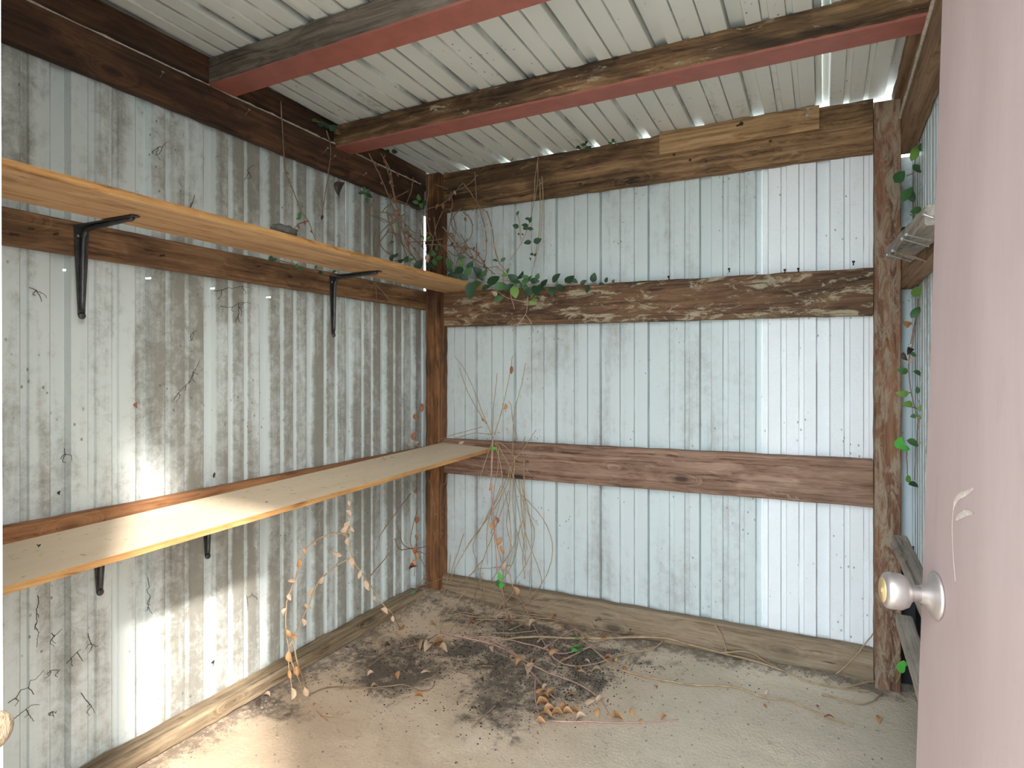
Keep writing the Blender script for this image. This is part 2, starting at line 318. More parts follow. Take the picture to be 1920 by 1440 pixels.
def sheet(name, parent, kind, plane, u0, u1, v0, v1, phase, mat, holes=(), off=0.0, zfun=None):
    """kind 'x0': wall in plane x (outward -x), 'x1' outward +x, 'y1' outward +y, 'y0' outward -y, 'roof' outward +z, ribs along v"""
    L, dep = rib_us(u0, u1, phase); nv = 8
    V = [v0 + (v1 - v0) * i / nv for i in range(nv + 1)]; skip = []
    for (hu, hv, r) in holes:
        L = sorted(L + [hu - r, hu + r]); V = sorted(V + [hv - r, hv + r]); skip.append((hu, hv, r))
    def pos(u, v):
        d = dep(u) - off + 0.0012 * noise.noise(Vector((u * 5, v * 2.3, plane)))
        if kind == 'x0': return (plane - d, u, v)
        if kind == 'x1': return (plane + d, u, v)
        if kind == 'y1': return (u, plane + d, v)
        if kind == 'y0': return (u, plane - d, v)
        return (u, v, zfun(v) + d)
    vs_ = [pos(u, v) for v in V for u in L]; n = len(L); fs = []
    for j in range(len(V) - 1):
        for i in range(n - 1):
            um = (L[i] + L[i + 1]) / 2; vm = (V[j] + V[j + 1]) / 2
            if any(abs(um - h[0]) < h[2] * 0.99 and abs(vm - h[1]) < h[2] * 0.99 for h in skip): continue
            fs.append((j * n + i, j * n + i + 1, (j + 1) * n + i + 1, (j + 1) * n + i))
    me = mesh(name, vs_, fs); at = me.attributes.new('flat', 'FLOAT', 'POINT')
    at.data.foreach_set('value', [1.0 if dep(u) < 0.001 else 0.0 for v in V for u in L])
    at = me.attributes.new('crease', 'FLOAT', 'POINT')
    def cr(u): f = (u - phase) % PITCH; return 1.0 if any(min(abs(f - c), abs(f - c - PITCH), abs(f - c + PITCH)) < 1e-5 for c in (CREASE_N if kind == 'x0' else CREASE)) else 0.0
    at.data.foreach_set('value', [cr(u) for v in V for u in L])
    return link(name, me, mat, parent)
def struct(name, loc, label, cat):
    o = empty(name, loc); tag(o, label, cat, kind='structure'); return o
def kid(o, root):            # meshes built in world coordinates go under a root that is not at the origin
    o.parent = root; o.location = -root.location; return o

X_L, X_R, Y_B, Y_F = -0.004, 2.318, 0.004, -2.62
def zroof(y): return 2.345 - 0.025 * y
Y_B2 = Y_B
# left wall
wl = struct('wall_left', (0, -1.3, 0), 'grimy ribbed white steel wall behind the two long shelves', 'wall')
ph = -1.640
hol = []
for (px, py) in [(129, 505), (284, 521), (406, 540), (508, 557)]:
    p = P(px, py, 'x', 0.0); hol.append((p.y, p.z, 0.0024))
for (a, b, of) in [(-2.63, -2.132, 0.0), (-2.134, -1.640, 0.003), (-1.643, -0.656, 0.0), (-0.658, -0.032, 0.003)]:
    hs = [h for h in hol if a < h[0] < b]
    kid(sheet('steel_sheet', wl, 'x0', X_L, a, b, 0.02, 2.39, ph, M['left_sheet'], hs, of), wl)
kid(MB().box(-0.012, -0.006, -0.036, 0.004, 0.0, 1.70).box(-0.012, -0.006, -0.036, 0.004, 2.13, 2.34).build('corner_strip', M['left_sheet'], wl), wl)
# back wall
wb = struct('wall_back', (1.1, 0, 0), 'pale ribbed steel wall crossed by three horizontal girts', 'wall')
phb = 1.022 - 4 * 0.2375
PITCH = 0.2375
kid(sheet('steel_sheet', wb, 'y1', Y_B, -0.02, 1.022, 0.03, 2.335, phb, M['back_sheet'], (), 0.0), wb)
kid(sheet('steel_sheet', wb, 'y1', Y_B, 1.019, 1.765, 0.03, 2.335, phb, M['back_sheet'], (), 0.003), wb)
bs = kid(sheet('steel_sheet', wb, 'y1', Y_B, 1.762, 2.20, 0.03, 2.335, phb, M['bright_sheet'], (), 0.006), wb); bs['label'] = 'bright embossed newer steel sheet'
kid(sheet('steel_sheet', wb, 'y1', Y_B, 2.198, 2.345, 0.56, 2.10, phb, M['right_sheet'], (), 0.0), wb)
dk = kid(MB().box(2.196, 2.33, 0.006, 0.014, -0.02, 0.562).build('dark_void_panel', M['black'], wb), wb); dk['label'] = 'black panel standing in for the dark void in the low corner'  # black panel added where only a dark void shows
# right wall
wr = struct('wall_right', (X_R, -1.3, 0), 'grey ribbed steel wall behind the open door', 'wall')
PITCH = 0.12
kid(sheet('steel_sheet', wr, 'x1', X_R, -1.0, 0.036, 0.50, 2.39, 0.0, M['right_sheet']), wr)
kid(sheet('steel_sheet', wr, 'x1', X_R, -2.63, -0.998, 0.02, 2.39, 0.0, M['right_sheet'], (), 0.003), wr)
dk = kid(MB().box(X_R + 0.004, X_R + 0.012, -1.0, 0.036, -0.02, 0.502).build('dark_void_panel', M['black'], wr), wr)  # right wall side of the same void, its darkness painted black
PITCH = 0.246
# front wall left of the doorway
wf = struct('wall_front', (0.7, Y_F, 0), 'ribbed steel wall beside the doorway', 'wall')
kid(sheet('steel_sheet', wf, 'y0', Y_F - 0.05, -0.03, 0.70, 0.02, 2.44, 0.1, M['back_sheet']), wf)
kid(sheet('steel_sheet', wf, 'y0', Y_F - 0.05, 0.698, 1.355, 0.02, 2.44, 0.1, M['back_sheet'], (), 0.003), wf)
# roof
ce = struct('ceiling', (1.1, -1.3, 2.36), 'ribbed pale steel roof seen from below between red rafters', 'ceiling')
for (a, b, of) in [(-0.25, 0.985, 0.0), (0.980, 1.995, 0.004), (1.990, 2.56, 0.0)]:
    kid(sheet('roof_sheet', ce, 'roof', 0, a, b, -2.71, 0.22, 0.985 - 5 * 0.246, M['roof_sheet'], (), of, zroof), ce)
# floor
gx = [-0.10 + 2.50 * i / 110 for i in range(111)]; gy = [-2.72 + 2.75 * i / 120 for i in range(121)]
vv = [(x, y, fz(x, y)) for y in gy for x in gx]; ff = [(j * 111 + i, j * 111 + i + 1, (j + 1) * 111 + i + 1, (j + 1) * 111 + i) for j in range(120) for i in range(110)]
fl = link('floor', mesh('floor', vv, ff, True), M['floor']); tag(fl, 'dusty tan concrete floor with dark soil and vine litter', 'floor', kind='structure')
gr = link('ground', mesh('ground', [(-40, -40, -0.06), (40, -40, -0.06), (40, 40, -0.06), (-40, 40, -0.06)], [(0, 1, 2, 3)]), M['ground'])
tag(gr, 'pale gravel ground outside the shed', 'ground', kind='structure')

# ------------------------------------------------------------------ timbers
def timber(name, A, B, h, tk, up, mat, parent=None, rough=0.0015, bev=0.004, seed=0):
    """board from A to B (centre line); h = size along up, tk = size across"""
    A = Vector(A); B = Vector(B); d = (B - A); Ln = d.length; d.normalize(); up = Vector(up); up = (up - d * up.dot(d)).normalized(); sd_ = d.cross(up)
    hh, ht = h / 2, tk / 2; sec = []
    for (sx, sy) in ((1, 1), (-1, 1), (-1, -1), (1, -1)):
        c = [(sx * ht, sy * (hh - bev)), (sx * (ht - bev), sy * hh)]
        if sx * sy < 0: c.reverse()
        sec += c
    # extra points along the broad faces
    S = []
    for i in range(len(sec)):
        a, b = sec[i], sec[(i + 1) % len(sec)]; S.append(a)
        L2 = math.hypot(b[0] - a[0], b[1] - a[1])
        if L2 > 0.03: S += [(a[0] + (b[0] - a[0]) * k / 3, a[1] + (b[1] - a[1]) * k / 3) for k in (1, 2)]
    n = len(S); m = max(2, int(Ln / 0.04)); vs_ = []; fs = []
    for j in range(m + 1):
        c = A + d * (Ln * j / m)
        for (x, y) in S:
            p = c + sd_ * x + up * y
            k = 1 + rough * 9 * noise.noise(Vector((p.x * 9 + seed, p.y * 9, p.z * 9)))
            e = Vector((x, y)).length
            q = rough * noise.noise(Vector((p.x * 14 + seed, p.y * 14, p.z * 14)))
            p = p + sd_ * (q * (1 if x > 0 else -1)) + up * (q * 1.2 * (1 if y > 0 else -1))
            vs_.append(p)
    for j in range(m):
        for i in range(n):
            i2 = (i + 1) % n; fs.append((j * n + i, j * n + i2, (j + 1) * n + i2, (j + 1) * n + i))
    fs.append(tuple(range(n))[::-1]); fs.append(tuple(m * n + i for i in range(n)))
    me = mesh(name, vs_, fs); bm = bmesh.new(); bm.from_mesh(me); bmesh.ops.recalc_face_normals(bm, faces=bm.faces); bm.to_mesh(me); bm.free()
    o = link(name, me, mat, parent); return o
def nail(parent, p, d, L, r=0.002, mat='nail', head=True):
    p = Vector(p); d = Vector(d).normalized(); m = MB().tube([p, p + d * L], r, 6)
    if head: m.lathe(p + d * L, d, [(0, r * 2.2), (0.0015, r * 2.2)], 8)
    return m.build('nail', M[mat], parent)
Z = (0, 0, 1)
# left wall timbers
o = timber('top_plate', (0.024, -2.55, 2.213), (0.024, -0.095, 2.208), 0.128, 0.045, Z, M['beam_y'], seed=1)
tag(o, 'dark brown lower top plate running along the left wall under the rafters', 'beam')
for (px, py, L) in [(300, 145, .03), (460, 215, .035), (604, 288, .05), (620, 300, .04), (680, 330, .03)]:
    p = P(px, py, 'x', 0.046); nail(o, p, (1, -0.3, 0.25), L, 0.002)
ub = timber('upper_plate', (0.006, -2.55, 2.345), (0.006, -0.05, 2.315), 0.115, 0.04, Z, M['beam_y'], seed=2)
tag(ub, 'dark board tight under the roof, set back above the top plate', 'beam')
# dust that lies along the ledge between the two
pts = [Vector((0.040, -2.5 + 2.38 * i / 90, 2.277 + 0.004 * noise.noise(Vector((i * 1.7, 0, 0))))) for i in range(91)]
dl = MB().tube(pts, [max(0.001, 0.004 + 0.006 * noise.noise(Vector((i * 1.3, 5, 0)))) for i in range(91)], 5).build('dust_ridge', M['dust'], o)
dl['label'] = 'pale dust lying along the top edge'
o = timber('wall_girt', (0.024, -2.55, 1.643), (0.024, -0.02, 1.646), 0.098, 0.045, Z, M['girt_left'], seed=3)
tag(o, 'brown girt on the left wall carrying the upper shelf brackets', 'beam')
for (px, py, L, d) in [(62, 430, .06, (1, -.6, -.2)), (35, 440, .05, (1, -.9, -.25)), (300, 480, .02, (1, 0, 0)), (540, 520, .02, (1, 0, 0)), (100, 440, .02, (1, 0, 0)), (480, 500, .018, (1, 0, 0))]:
    nail(o, P(px, py, 'x', 0.046), d, L, 0.002, 'rust_nail')
o = timber('wall_girt', (0.024, -2.55, 0.780), (0.024, -0.02, 0.782), 0.098, 0.045, Z, M['ledger'], seed=4)
tag(o, 'orange brown girt on the left wall just above the lower shelf', 'beam')
o = timber('sill_plate', (0.045, -2.55, 0.024), (0.045, -0.16, 0.050), 0.055, 0.088, Z, M['sill_left'], rough=0.004, bev=0.008, seed=5)
tag(o, 'weathered tan sill plate on the floor along the left wall', 'beam')
# corner post and right post
o = timber('corner_post', (0.095, -0.047, 0.0), (0.095, -0.047, 2.335), 0.088, 0.088, (0, 1, 0), M['post_dark'], rough=0.003, bev=0.005, seed=6)
tag(o, 'dark rotting corner post where the left and back walls meet', 'post')
po = timber('wall_post', (2.222, -0.047, 0.0), (2.222, -0.047, 2.30), 0.088, 0.088, (0, 1, 0), M['post_dust'], rough=0.002, bev=0.004, seed=7)
tag(po, 'dusty reddish brown post with mud smears at the right end of the girts', 'post')
# back wall timbers
XA, XB = 0.141, 2.176
def back(name, zl0, zl1, zr0, zr1, mat, label, seed, xb=XB, th=0.045, rough=0.002):
    o = timber(name, (XA, -0.023, (zl0 + zl1) / 2), (xb, -0.023, (zr0 + zr1) / 2), ((zl1 - zl0) + (zr1 - zr0)) / 2, th, Z, M[mat], rough=rough, seed=seed); return tag(o, label, 'beam')
o = back('header_beam', 2.134, 2.342, 2.125, 2.338, 'beam_x', 'charred looking top beam of the back wall with pale rot patches', 8, rough=0.003)
o2 = back('wall_girt', 1.498, 1.686, 1.475, 1.664, 'girt_pale', 'broad middle girt of the back wall flecked with peeling pale dust', 9, rough=0.003)
o3 = back('wall_girt', 0.695, 0.877, 0.707, 0.903, 'girt_red', 'reddish lower girt of the back wall with deep open grain', 10)
for (b_, L) in ((o2, [(1255, 524), (1368, 510), (1472, 512), (1497, 510), (1600, 497)]),):
    for (px, py) in L: nail(b_, P(px, py, 'y', -0.047), (0, -1, 0.6), 0.02, 0.0025, 'rust_nail')
for (px, py) in [(1265, 290), (1295, 300), (1325, 302), (1445, 265), (1090, 345)]: nail(o, P(px, py, 'y', -0.047), (0, -1, -.3), 0.012, 0.003, 'rust_nail')
o = timber('nailer_board', (1.335, -0.0605, 2.292), (1.985, -0.0605, 2.290), 0.098, 0.028, Z, M['nailer'], rough=0.002, seed=11)
tag(o, 'short golden brown board nailed on the back top beam', 'board')
nail(o, P(1382, 236, 'y', -0.075), (0.5, -1, -0.25), 0.05, 0.004, 'rust_nail'); nail(o, P(1513, 218, 'y', -0.075), (0, -1, 0), 0.006, 0.003); nail(o, P(1515, 205, 'y', -0.075), (0, -1, 0), 0.006, 0.003)
o = timber('sill_plate', (0.141, -0.030, 0.065), (2.176, -0.030, 0.078), 0.135, 0.058, Z, M['sill'], rough=0.004, bev=0.009, seed=12)
tag(o, 'long brown sill plate on the floor along the back wall', 'beam')
for (px, py) in [(1118, 1163), (1182, 1180)]: nail(o, P(px, py, 'y', -0.06), (0.3, -1, 0.4), 0.03, 0.002, 'rust_nail')
# rafters: timber with a red painted underside
def rafter(y0, y1, zb, label, mat, xe=2.30):
    yc = (y0 + y1) / 2; h = zroof(yc) - zb - 0.002
    r = empty('rafter', (0.05, yc, zb))
    tb = timber('timber', (0.034, yc, zb + h / 2), (xe, yc, zb + h / 2), h, y1 - y0, Z, M[mat], rough=0.003, bev=0.003, seed=y0 * 7); kid(tb, r)
    pv = []; n = 60
    for i in range(n + 1):
        x = 0.03 + (xe - 0.03) * i / n; j = 0.003 * noise.noise(Vector((x * 16, y0, 0)))
        pv += [(x, y0 - 0.001, zb + 0.002 + 0.004 + j), (x, y0 - 0.003, zb - 0.004), (x, y1 + 0.003, zb - 0.004), (x, y1 + 0.001, zb + 0.006)]
    fs = [(i * 4 + k, i * 4 + k + 1, i * 4 + k + 5, i * 4 + k + 4) for i in range(n) for k in range(3)]
    p = link('painted_underside', mesh('painted_underside', pv, fs), M['red_paint']); kid(p, r); p['label'] = 'brick red painted underside'
    return tag(r, label, 'beam')
rafter(-0.775, -0.682, 2.262, 'red-bottomed rafter with peeling rotten side, the one closer to the back wall', 'rafter')
rafter(-1.400, -1.305, 2.280, 'red-bottomed rafter with a grey side, farther from the back wall', 'rafter_grey')
rafter(-2.10, -2.005, 2.296, 'red-bottomed rafter close to the doorway', 'rafter')
# right wall timbers
o = timber('top_plate', (2.291, -2.55, 2.24), (2.291, -0.03, 2.195), 0.19, 0.05, Z, M['right_girt'], rough=0.003, seed=13)
tag(o, 'brown top plate along the right wall meeting the dusty post', 'beam')
pts = [Vector((2.263, -2.2 + 2.14 * i / 60, 2.262 + 0.004 * noise.noise(Vector((i * .7, 9, 0))) - 0.035 * i / 60)) for i in range(61)]
dl = MB().tube(pts, [0.007 + 0.005 * noise.noise(Vector((i * 1.3, 15, 0))) for i in range(61)], 5).build('dust_ridge', M['dust'], o); dl['label'] = 'pale dust and web along the plate'
o = timber('upper_plate', (2.278, -2.55, 2.368), (2.278, -0.03, 2.319), 0.045, 0.075, Z, M['right_girt'], rough=0.003, seed=14)
tag(o, 'dark board above the right top plate under the roof', 'beam')
o = timber('wall_girt', (2.291, -2.55, 1.632), (2.291, -0.03, 1.632), 0.12, 0.045, Z, M['right_girt'], seed=15)
tag(o, 'tan brown girt on the right wall beside the dusty post', 'beam')
gb = timber('nail_board', P(1686, 472, 'x', 2.225), P(1775, 400, 'x', 2.225), 0.042, 0.075, Z, M['grey_wood'], seed=16)
tag(gb, 'grey weathered stick bristling with long nails on the right wall girt', 'board')
for (ax_, ay_, bx_, by_) in [(1692, 448, 1741, 462), (1700, 440, 1744, 450), (1674, 470, 1712, 486), (1664, 478, 1708, 490), (1733, 402, 1750, 408)]:
    a = P(bx_, by_, 'x', 2.20); b2 = P(ax_, ay_, 'x', 2.185); nail(gb, a, b2 - a, (b2 - a).length, 0.0018)
sp = a = P(1680, 474, 'x', 2.185); b2 = P(1735, 490, 'x', 2.20); MB().tube([a, (a + b2) / 2 + Vector((0, 0, .003)), b2], [0.004, 0.004, 0.001], 5).build('splinter', M['sill'], gb)
o = timber('wall_rail', (2.222, -0.50, 0.697), (2.222, -1.45, 0.697), 0.036, 0.044, Z, M['grey_wood'], seed=17)
tag(o, 'grey rail on the right wall ending above the door knob', 'beam')
o = timber('wall_rail', (2.222, -0.62, 0.480), (2.222, -1.45, 0.480), 0.036, 0.044, Z, M['grey_wood'], seed=18)
tag(o, 'grey rail on the right wall below the door knob', 'beam')
o = timber('wall_stud', (2.270, -1.40, 0.0), (2.270, -1.40, 2.10), 0.05, 0.05, (0, 1, 0), M['grey_wood'], seed=19)
tag(o, 'grey stud on the right wall carrying the two rails', 'beam')

# ------------------------------------------------------------------ shelves and brackets
def plank(name, root, A, B, wA, wB, th, mtop, medge, mbot, seed, sag=0.0, drop=0.0):
    """A, B = back top corners (wall side); board extends +x by w"""
    n = 48; vs_ = []; fs = []; mi = []
    for i in range(n + 1):
        f = i / n; p = Vector(A).lerp(Vector(B), f); w_ = wA + (wB - wA) * f; s = -sag * math.sin(math.pi * f)
        j1 = 0.0018 * noise.noise(Vector((i * .6, seed, 0))); j2 = 0.0018 * noise.noise(Vector((i * .6, seed, 9)))
        for (x, z) in ((0, 0), (w_ + j1, -drop), (w_ + j2, -th - drop), (0, -th)): vs_.append((p.x + x, p.y, p.z + z + s))
    for i in range(n):
        for k in range(4): fs.append((i * 4 + k, i * 4 + (k + 1) % 4, i * 4 + 4 + (k + 1) % 4, i * 4 + 4 + k)); mi.append(k)
    fs += [(0, 3, 2, 1), (n * 4, n * 4 + 1, n * 4 + 2, n * 4 + 3)]; mi += [1, 1]
    out = []
    for nm, idx, mat in (('surface', (0,), mtop), ('front_edge', (1,), medge), ('underside', (2, 3), mbot)):
        sub = [f for f, m in zip(fs, mi) if m in idx]; used = sorted({v for f in sub for v in f}); re = {v: k for k, v in enumerate(used)}
        me = mesh(nm, [vs_[v] for v in used], [tuple(re[v] for v in f) for f in sub]); o = link(nm, me, mat); kid(o, root); out.append(o)
    return out
us = empty('wall_shelf', (0.18, -1.3, 1.682))
plank('plank', us, (0.185, -2.50, 1.704), (0.150, -0.052, 1.704), 0.275, 0.250, 0.021, M['shelf_wood'], M['shelf_edge'], M['shelf_wood'], 1.0)
tag(us, 'long upper wooden shelf board on iron brackets with vine leaves at its end', 'shelf')
ls = empty('wall_shelf', (0.05, -1.3, 0.80))
plank('plank', ls, (0.050, -2.50, 0.775), (0.142, -0.050, 0.862), 0.325, 0.300, 0.018, M['shelf_top'], M['shelf_edge'], M['shelf_wood'], 2.0, 0.0, 0.014)
tag(ls, 'long lower shelf with cream top and orange front edge on the left wall', 'shelf')
def bracket(y, ztop, lv, lh, label):
    r = empty('shelf_bracket', (0.047, y, ztop)); x0 = 0.0475; wv = 0.034
    def arm(pts, wa, wb, nrm):
        m = MB(); n = len(pts)
        for i, p in enumerate(pts):
            p = Vector(p); f = i / (n - 1); hw = (wa + (wb - wa) * f) / 2; nr = Vector(nrm)
            for (s, q) in ((-1, 0), (-1, 1), (1, 1), (1, 0)): m.v.append(p + Vector((0, s * hw, 0)) + nr * (0.003 * q))
        for i in range(n - 1):
            for k in range(4): m.f.append((i * 4 + k, i * 4 + (k + 1) % 4, i * 4 + 4 + (k + 1) % 4, i * 4 + 4 + k))
        m.f += [(0, 3, 2, 1), tuple(n * 4 - 4 + k for k in range(4))]
        return m
    kid(arm([(x0, y, ztop - lv * i / 6) for i in range(7)], wv * 1.25, wv * 0.55, (1, 0, 0)).build('wall_arm', M['iron']), r)
    kid(arm([(x0 + lh * i / 6, y, ztop) for i in range(7)], wv * 1.25, wv * 0.6, (0, 0, -1)).build('shelf_arm', M['iron']), r)
    # raised rib that curves from one arm to the other
    rb = [(x0 + 0.006, y, ztop - lv * 0.93), (x0 + 0.009, y, ztop - lv * 0.5), (x0 + 0.012, y, ztop - 0.045), (x0 + 0.022, y, ztop - 0.020), (x0 + 0.045, y, ztop - 0.011), (x0 + lh * 0.5, y, ztop - 0.008), (x0 + lh * 0.93, y, ztop - 0.005)]
    kid(MB().tube(spline(rb, 5), 0.0075, 6).build('rib', M['iron'], None, True), r)
    m = MB().lathe((x0 + 0.003, y, ztop - lv), (1, 0, 0), [(0, 0.010), (0.004, 0.010), (0.006, 0.006)], 12); kid(m.build('end_boss', M['iron'], None, True), r)
    for (dy, dz) in ((-0.009, -0.03), (0.009, -0.04)):
        kid(MB().lathe((x0 + 0.003, y + dy, ztop + dz), (1, 0, 0), [(0, 0.0045), (0.0015, 0.0045), (0.003, 0.002)], 8).build('screw', M['nail'], None, True), r)
    return tag(r, label, 'bracket', 'iron shelf brackets')
def ywall(px): return P(px, 700, 'x', 0.047).y
bracket(ywall(152), 1.680, 0.265, 0.27, 'dark iron bracket under the upper shelf, the one farther from the corner')
bracket(ywall(624), 1.680, 0.265, 0.27, 'dark iron bracket under the upper shelf, the one closer to the corner')
bracket(ywall(186), 0.772, 0.190, 0.22, 'dark iron bracket under the lower shelf, the one farther from the corner')
bracket(ywall(388), 0.784, 0.190, 0.22, 'dark iron bracket under the lower shelf, the one closer to the corner')
# crumpled rag on the upper shelf
p = P(528, 432, 'z', 1.71); bm = bmesh.new(); bmesh.ops.create_icosphere(bm, subdivisions=3, radius=1)
for v in bm.verts:
    n_ = 1 + 0.45 * noise.noise(v.co * 2.3) + 0.2 * noise.noise(v.co * 6); v.co = Vector((v.co.x * 0.025 * n_, v.co.y * 0.05 * n_, max(-0.012, v.co.z * 0.020 * n_)))
me = bpy.data.meshes.new('rag'); bm.to_mesh(me); bm.free(); me.polygons.foreach_set('use_smooth', [True] * len(me.polygons))
o = link('rag', me, M['rag'], None, (0.405, P(530, 440, 'x', 0.40).y, 1.718)); tag(o, 'small crumpled dark rag on the upper shelf edge', 'rag')

# ------------------------------------------------------------------ doorway and door
jb = struct('trim_1', (1.36, Y_F, 0), 'cream painted door jamb beside the doorway', 'door frame')
m = MB(); m.add([(x + (0.004 if z < 1 else -0.010), y, z) for z in (0.0, 2.40) for y in (-2.71, -2.578) for x in (1.345, 1.377)],
                [(0, 2, 3, 1), (4, 5, 7, 6), (0, 1, 5, 4), (2, 6, 7, 3), (0, 4, 6, 2), (1, 3, 7, 5)]); kid(m.build('jamb_board', M['jamb_paint']), jb)
m = MB().lathe((1.381, -2.590, 0.950), (1, 0.35, 0), [(0, 0.015), (0.004, 0.016), (0.009, 0.014), (0.011, 0.008)], 16); kid(m.build('strike_lip', M['sill'], None, True), jb)
hb = struct('trim_2', (2.335, Y_F, 0), 'hinge side door jamb against the right wall', 'door frame')
kid(MB().box(2.312, 2.350, -2.71, -2.60, 0, 2.40).build('jamb_board', M['jamb_paint']), hb)
hd = struct('added_trim', (1.84, Y_F, 2.30), 'unseen brown header board added over the doorway to lower the sun patch', 'door frame')
o = timber('sun_patch_header', (1.30, -2.635, 2.372), (2.36, -2.635, 2.372), 0.13, 0.04, Z, M['beam_x'], seed=33); kid(o, hd)  # out of view, added to cut the top of the sun patch
# door
HX, HY = 2.300, -2.590; DW, DT = 0.895, 0.035
ex, ey = 2.137, -1.700
dv = Vector((ex - HX, ey - HY, 0)); DW = dv.length; dv.normalize(); dn = Vector((-dv.y, dv.x, 0))   # dn points to the room (-x)
door = empty('door_1', (HX, HY, 0.02))
Md = Matrix((( dv.x, dn.x, 0, HX), (dv.y, dn.y, 0, HY), (0, 0, 1, 0.02), (0, 0, 0, 1)))
lean = Matrix.Rotation(math.radians(1.7), 4, 'X')
door.matrix_world = Md @ Matrix.Translation((0, 0, 0.9)) @ lean @ Matrix.Translation((0, 0, -0.9))
tag(door, 'open dusty mauve door with a round metal knob', 'door', kind='structure')
MB().box(0, DW - 0.004, -DT, 0, 0, 2.02).build('slab', M['door_paint'], door)
es = MB().box(DW - 0.004, DW + 0.006, -DT - 0.001, -0.004, 0, 2.02).build('edge_strip', M['grey_wood'], door); es['label'] = 'grey worn edge'
kz, kx = 0.90, DW - 0.062
rose = MB().lathe((kx, 0, kz), (0, 1, 0), [(0, 0.034), (0.003, 0.0345), (0.006, 0.031), (0.009, 0.024), (0.014, 0.015), (0.022, 0.0125)], 32).build('rosette', M['knob'], door, True)
kn = MB().lathe((kx, 0, kz), (0, 1, 0), [(0.018, 0.0115), (0.030, 0.0115), (0.034, 0.015), (0.038, 0.022), (0.046, 0.0262), (0.060, 0.0268), (0.066, 0.0255), (0.069, 0.022), (0.070, 0.018)], 32).build('knob', M['knob'], door, True)
kf = MB().lathe((kx, 0, kz), (0, 1, 0), [(0.0695, 0.0185), (0.0712, 0.018), (0.0712, 0.004), (0.0725, 0.004)], 24).build('knob_face', M['brass'], kn, True); kf['label'] = 'brass disc'
MB().box(DW + 0.005, DW + 0.017, -0.024, -0.010, kz - 0.012, kz + 0.004).build('latch', M['brass'], door)
Mi = door.matrix_world.inverted(); dq = door.matrix_world @ Vector((0, 0, 0)); dnn = (door.matrix_world.to_3x3() @ Vector((0, 1, 0))).normalized()
def on_door(px, py):
    d = ray(px, py); return Mi @ (CAM + d * ((dq - CAM).dot(dnn) / d.dot(dnn)))
for pts, r_ in (([(1826, 915), (1812, 925), (1800, 930), (1792, 940), (1788, 955)], 0.0040), ([(1825, 962), (1812, 962), (1800, 968), (1793, 974)], 0.0045), ([(1790, 940), (1786, 985), (1788, 1040), (1792, 1090)], 0.0012)):
    q = spline([on_door(*p) for p in pts], 5); m = MB(); n = len(q)
    for k, p in enumerate(q):
        t_ = (q[min(k + 1, n - 1)] - q[max(k - 1, 0)]).normalized(); sdv = Vector((t_.z, 0, -t_.x)); wv_ = r_ * (0.35 + 0.65 * math.sin(math.pi * (k + 0.5) / n)) * (1 + 0.5 * noise.noise(Vector((k * .9, r_ * 900, 0))))
        m.v += [Vector((p.x, 0.0004, p.z)) + sdv * wv_, Vector((p.x, 0.0008, p.z)), Vector((p.x, 0.0004, p.z)) - sdv * wv_]
    for k in range(n - 1):
        for c_ in (0, 1): m.f.append((k * 3 + c_, k * 3 + c_ + 1, k * 3 + c_ + 4, k * 3 + c_ + 3))
    o = m.build('paint_scuff', M['scuff'], door); o['label'] = 'pale scuff in the paint'
for hz in (0.25, 1.0, 1.78):
    MB().tube([(0, 0.004, hz - 0.045), (0, 0.004, hz + 0.045)], 0.006, 10).build('hinge', M['iron'], door)

# ------------------------------------------------------------------ vines
def leaf_mesh(name, fold, curl, wid, seg=6, twist=0.0):
    vs_ = []; fs = []
    for i in range(seg + 1):
        f = i / seg; w_ = wid * (math.sin(math.pi * min(1, f ** 0.75)) ** 0.8) if 0 < i < seg else 0.0
        x = f; z = curl * math.sin(math.pi * f * 0.9) ; tw = twist * (f - .5)
        for s in (-1, 0, 1):
            y = s * w_ / 2; zz = z + fold * abs(y) + tw * y
            vs_.append((x, y, zz))
    for i in range(seg):
        for k in range(2): fs.append((i * 3 + k, i * 3 + k + 1, i * 3 + 3 + k + 1, i * 3 + 3 + k))
    return mesh(name, vs_, fs, True)
LM = {}
for k, mat in (('g', 'leaf_g'), ('d', 'leaf_d'), ('y', 'leaf_y'), ('b', 'leaf_b')):
    LM[k] = [leaf_mesh('leaf', 0.25, 0.10, 0.62), leaf_mesh('leaf', 0.15, -0.08, 0.70), leaf_mesh('leaf', 0.35, 0.16, 0.55)]
    for me in LM[k]: me.materials.append(M[mat])
for k, mat in (('t', 'leaf_t'), ('o', 'leaf_o'), ('r', 'leaf_r'), ('k', 'leaf_k')):
    LM[k] = [leaf_mesh('leaf', 0.9, 0.25, 0.50, 6, 1.2), leaf_mesh('leaf', -0.8, 0.35, 0.42, 6, -1.5), leaf_mesh('leaf', 1.4, 0.15, 0.60, 6, 0.6)]
    for me in LM[k]: me.materials.append(M[mat])
def orient(xd, nd, s):
    xd = Vector(xd).normalized(); nd = Vector(nd); nd = (nd - xd * nd.dot(xd)).normalized(); yd = nd.cross(xd)
    return Matrix(((xd.x * s, yd.x * s, nd.x * s, 0), (xd.y * s, yd.y * s, nd.y * s, 0), (xd.z * s, yd.z * s, nd.z * s, 0), (0, 0, 0, 1)))
def rv(a): return Vector((random.uniform(-a, a), random.uniform(-a, a), random.uniform(-a, a)))
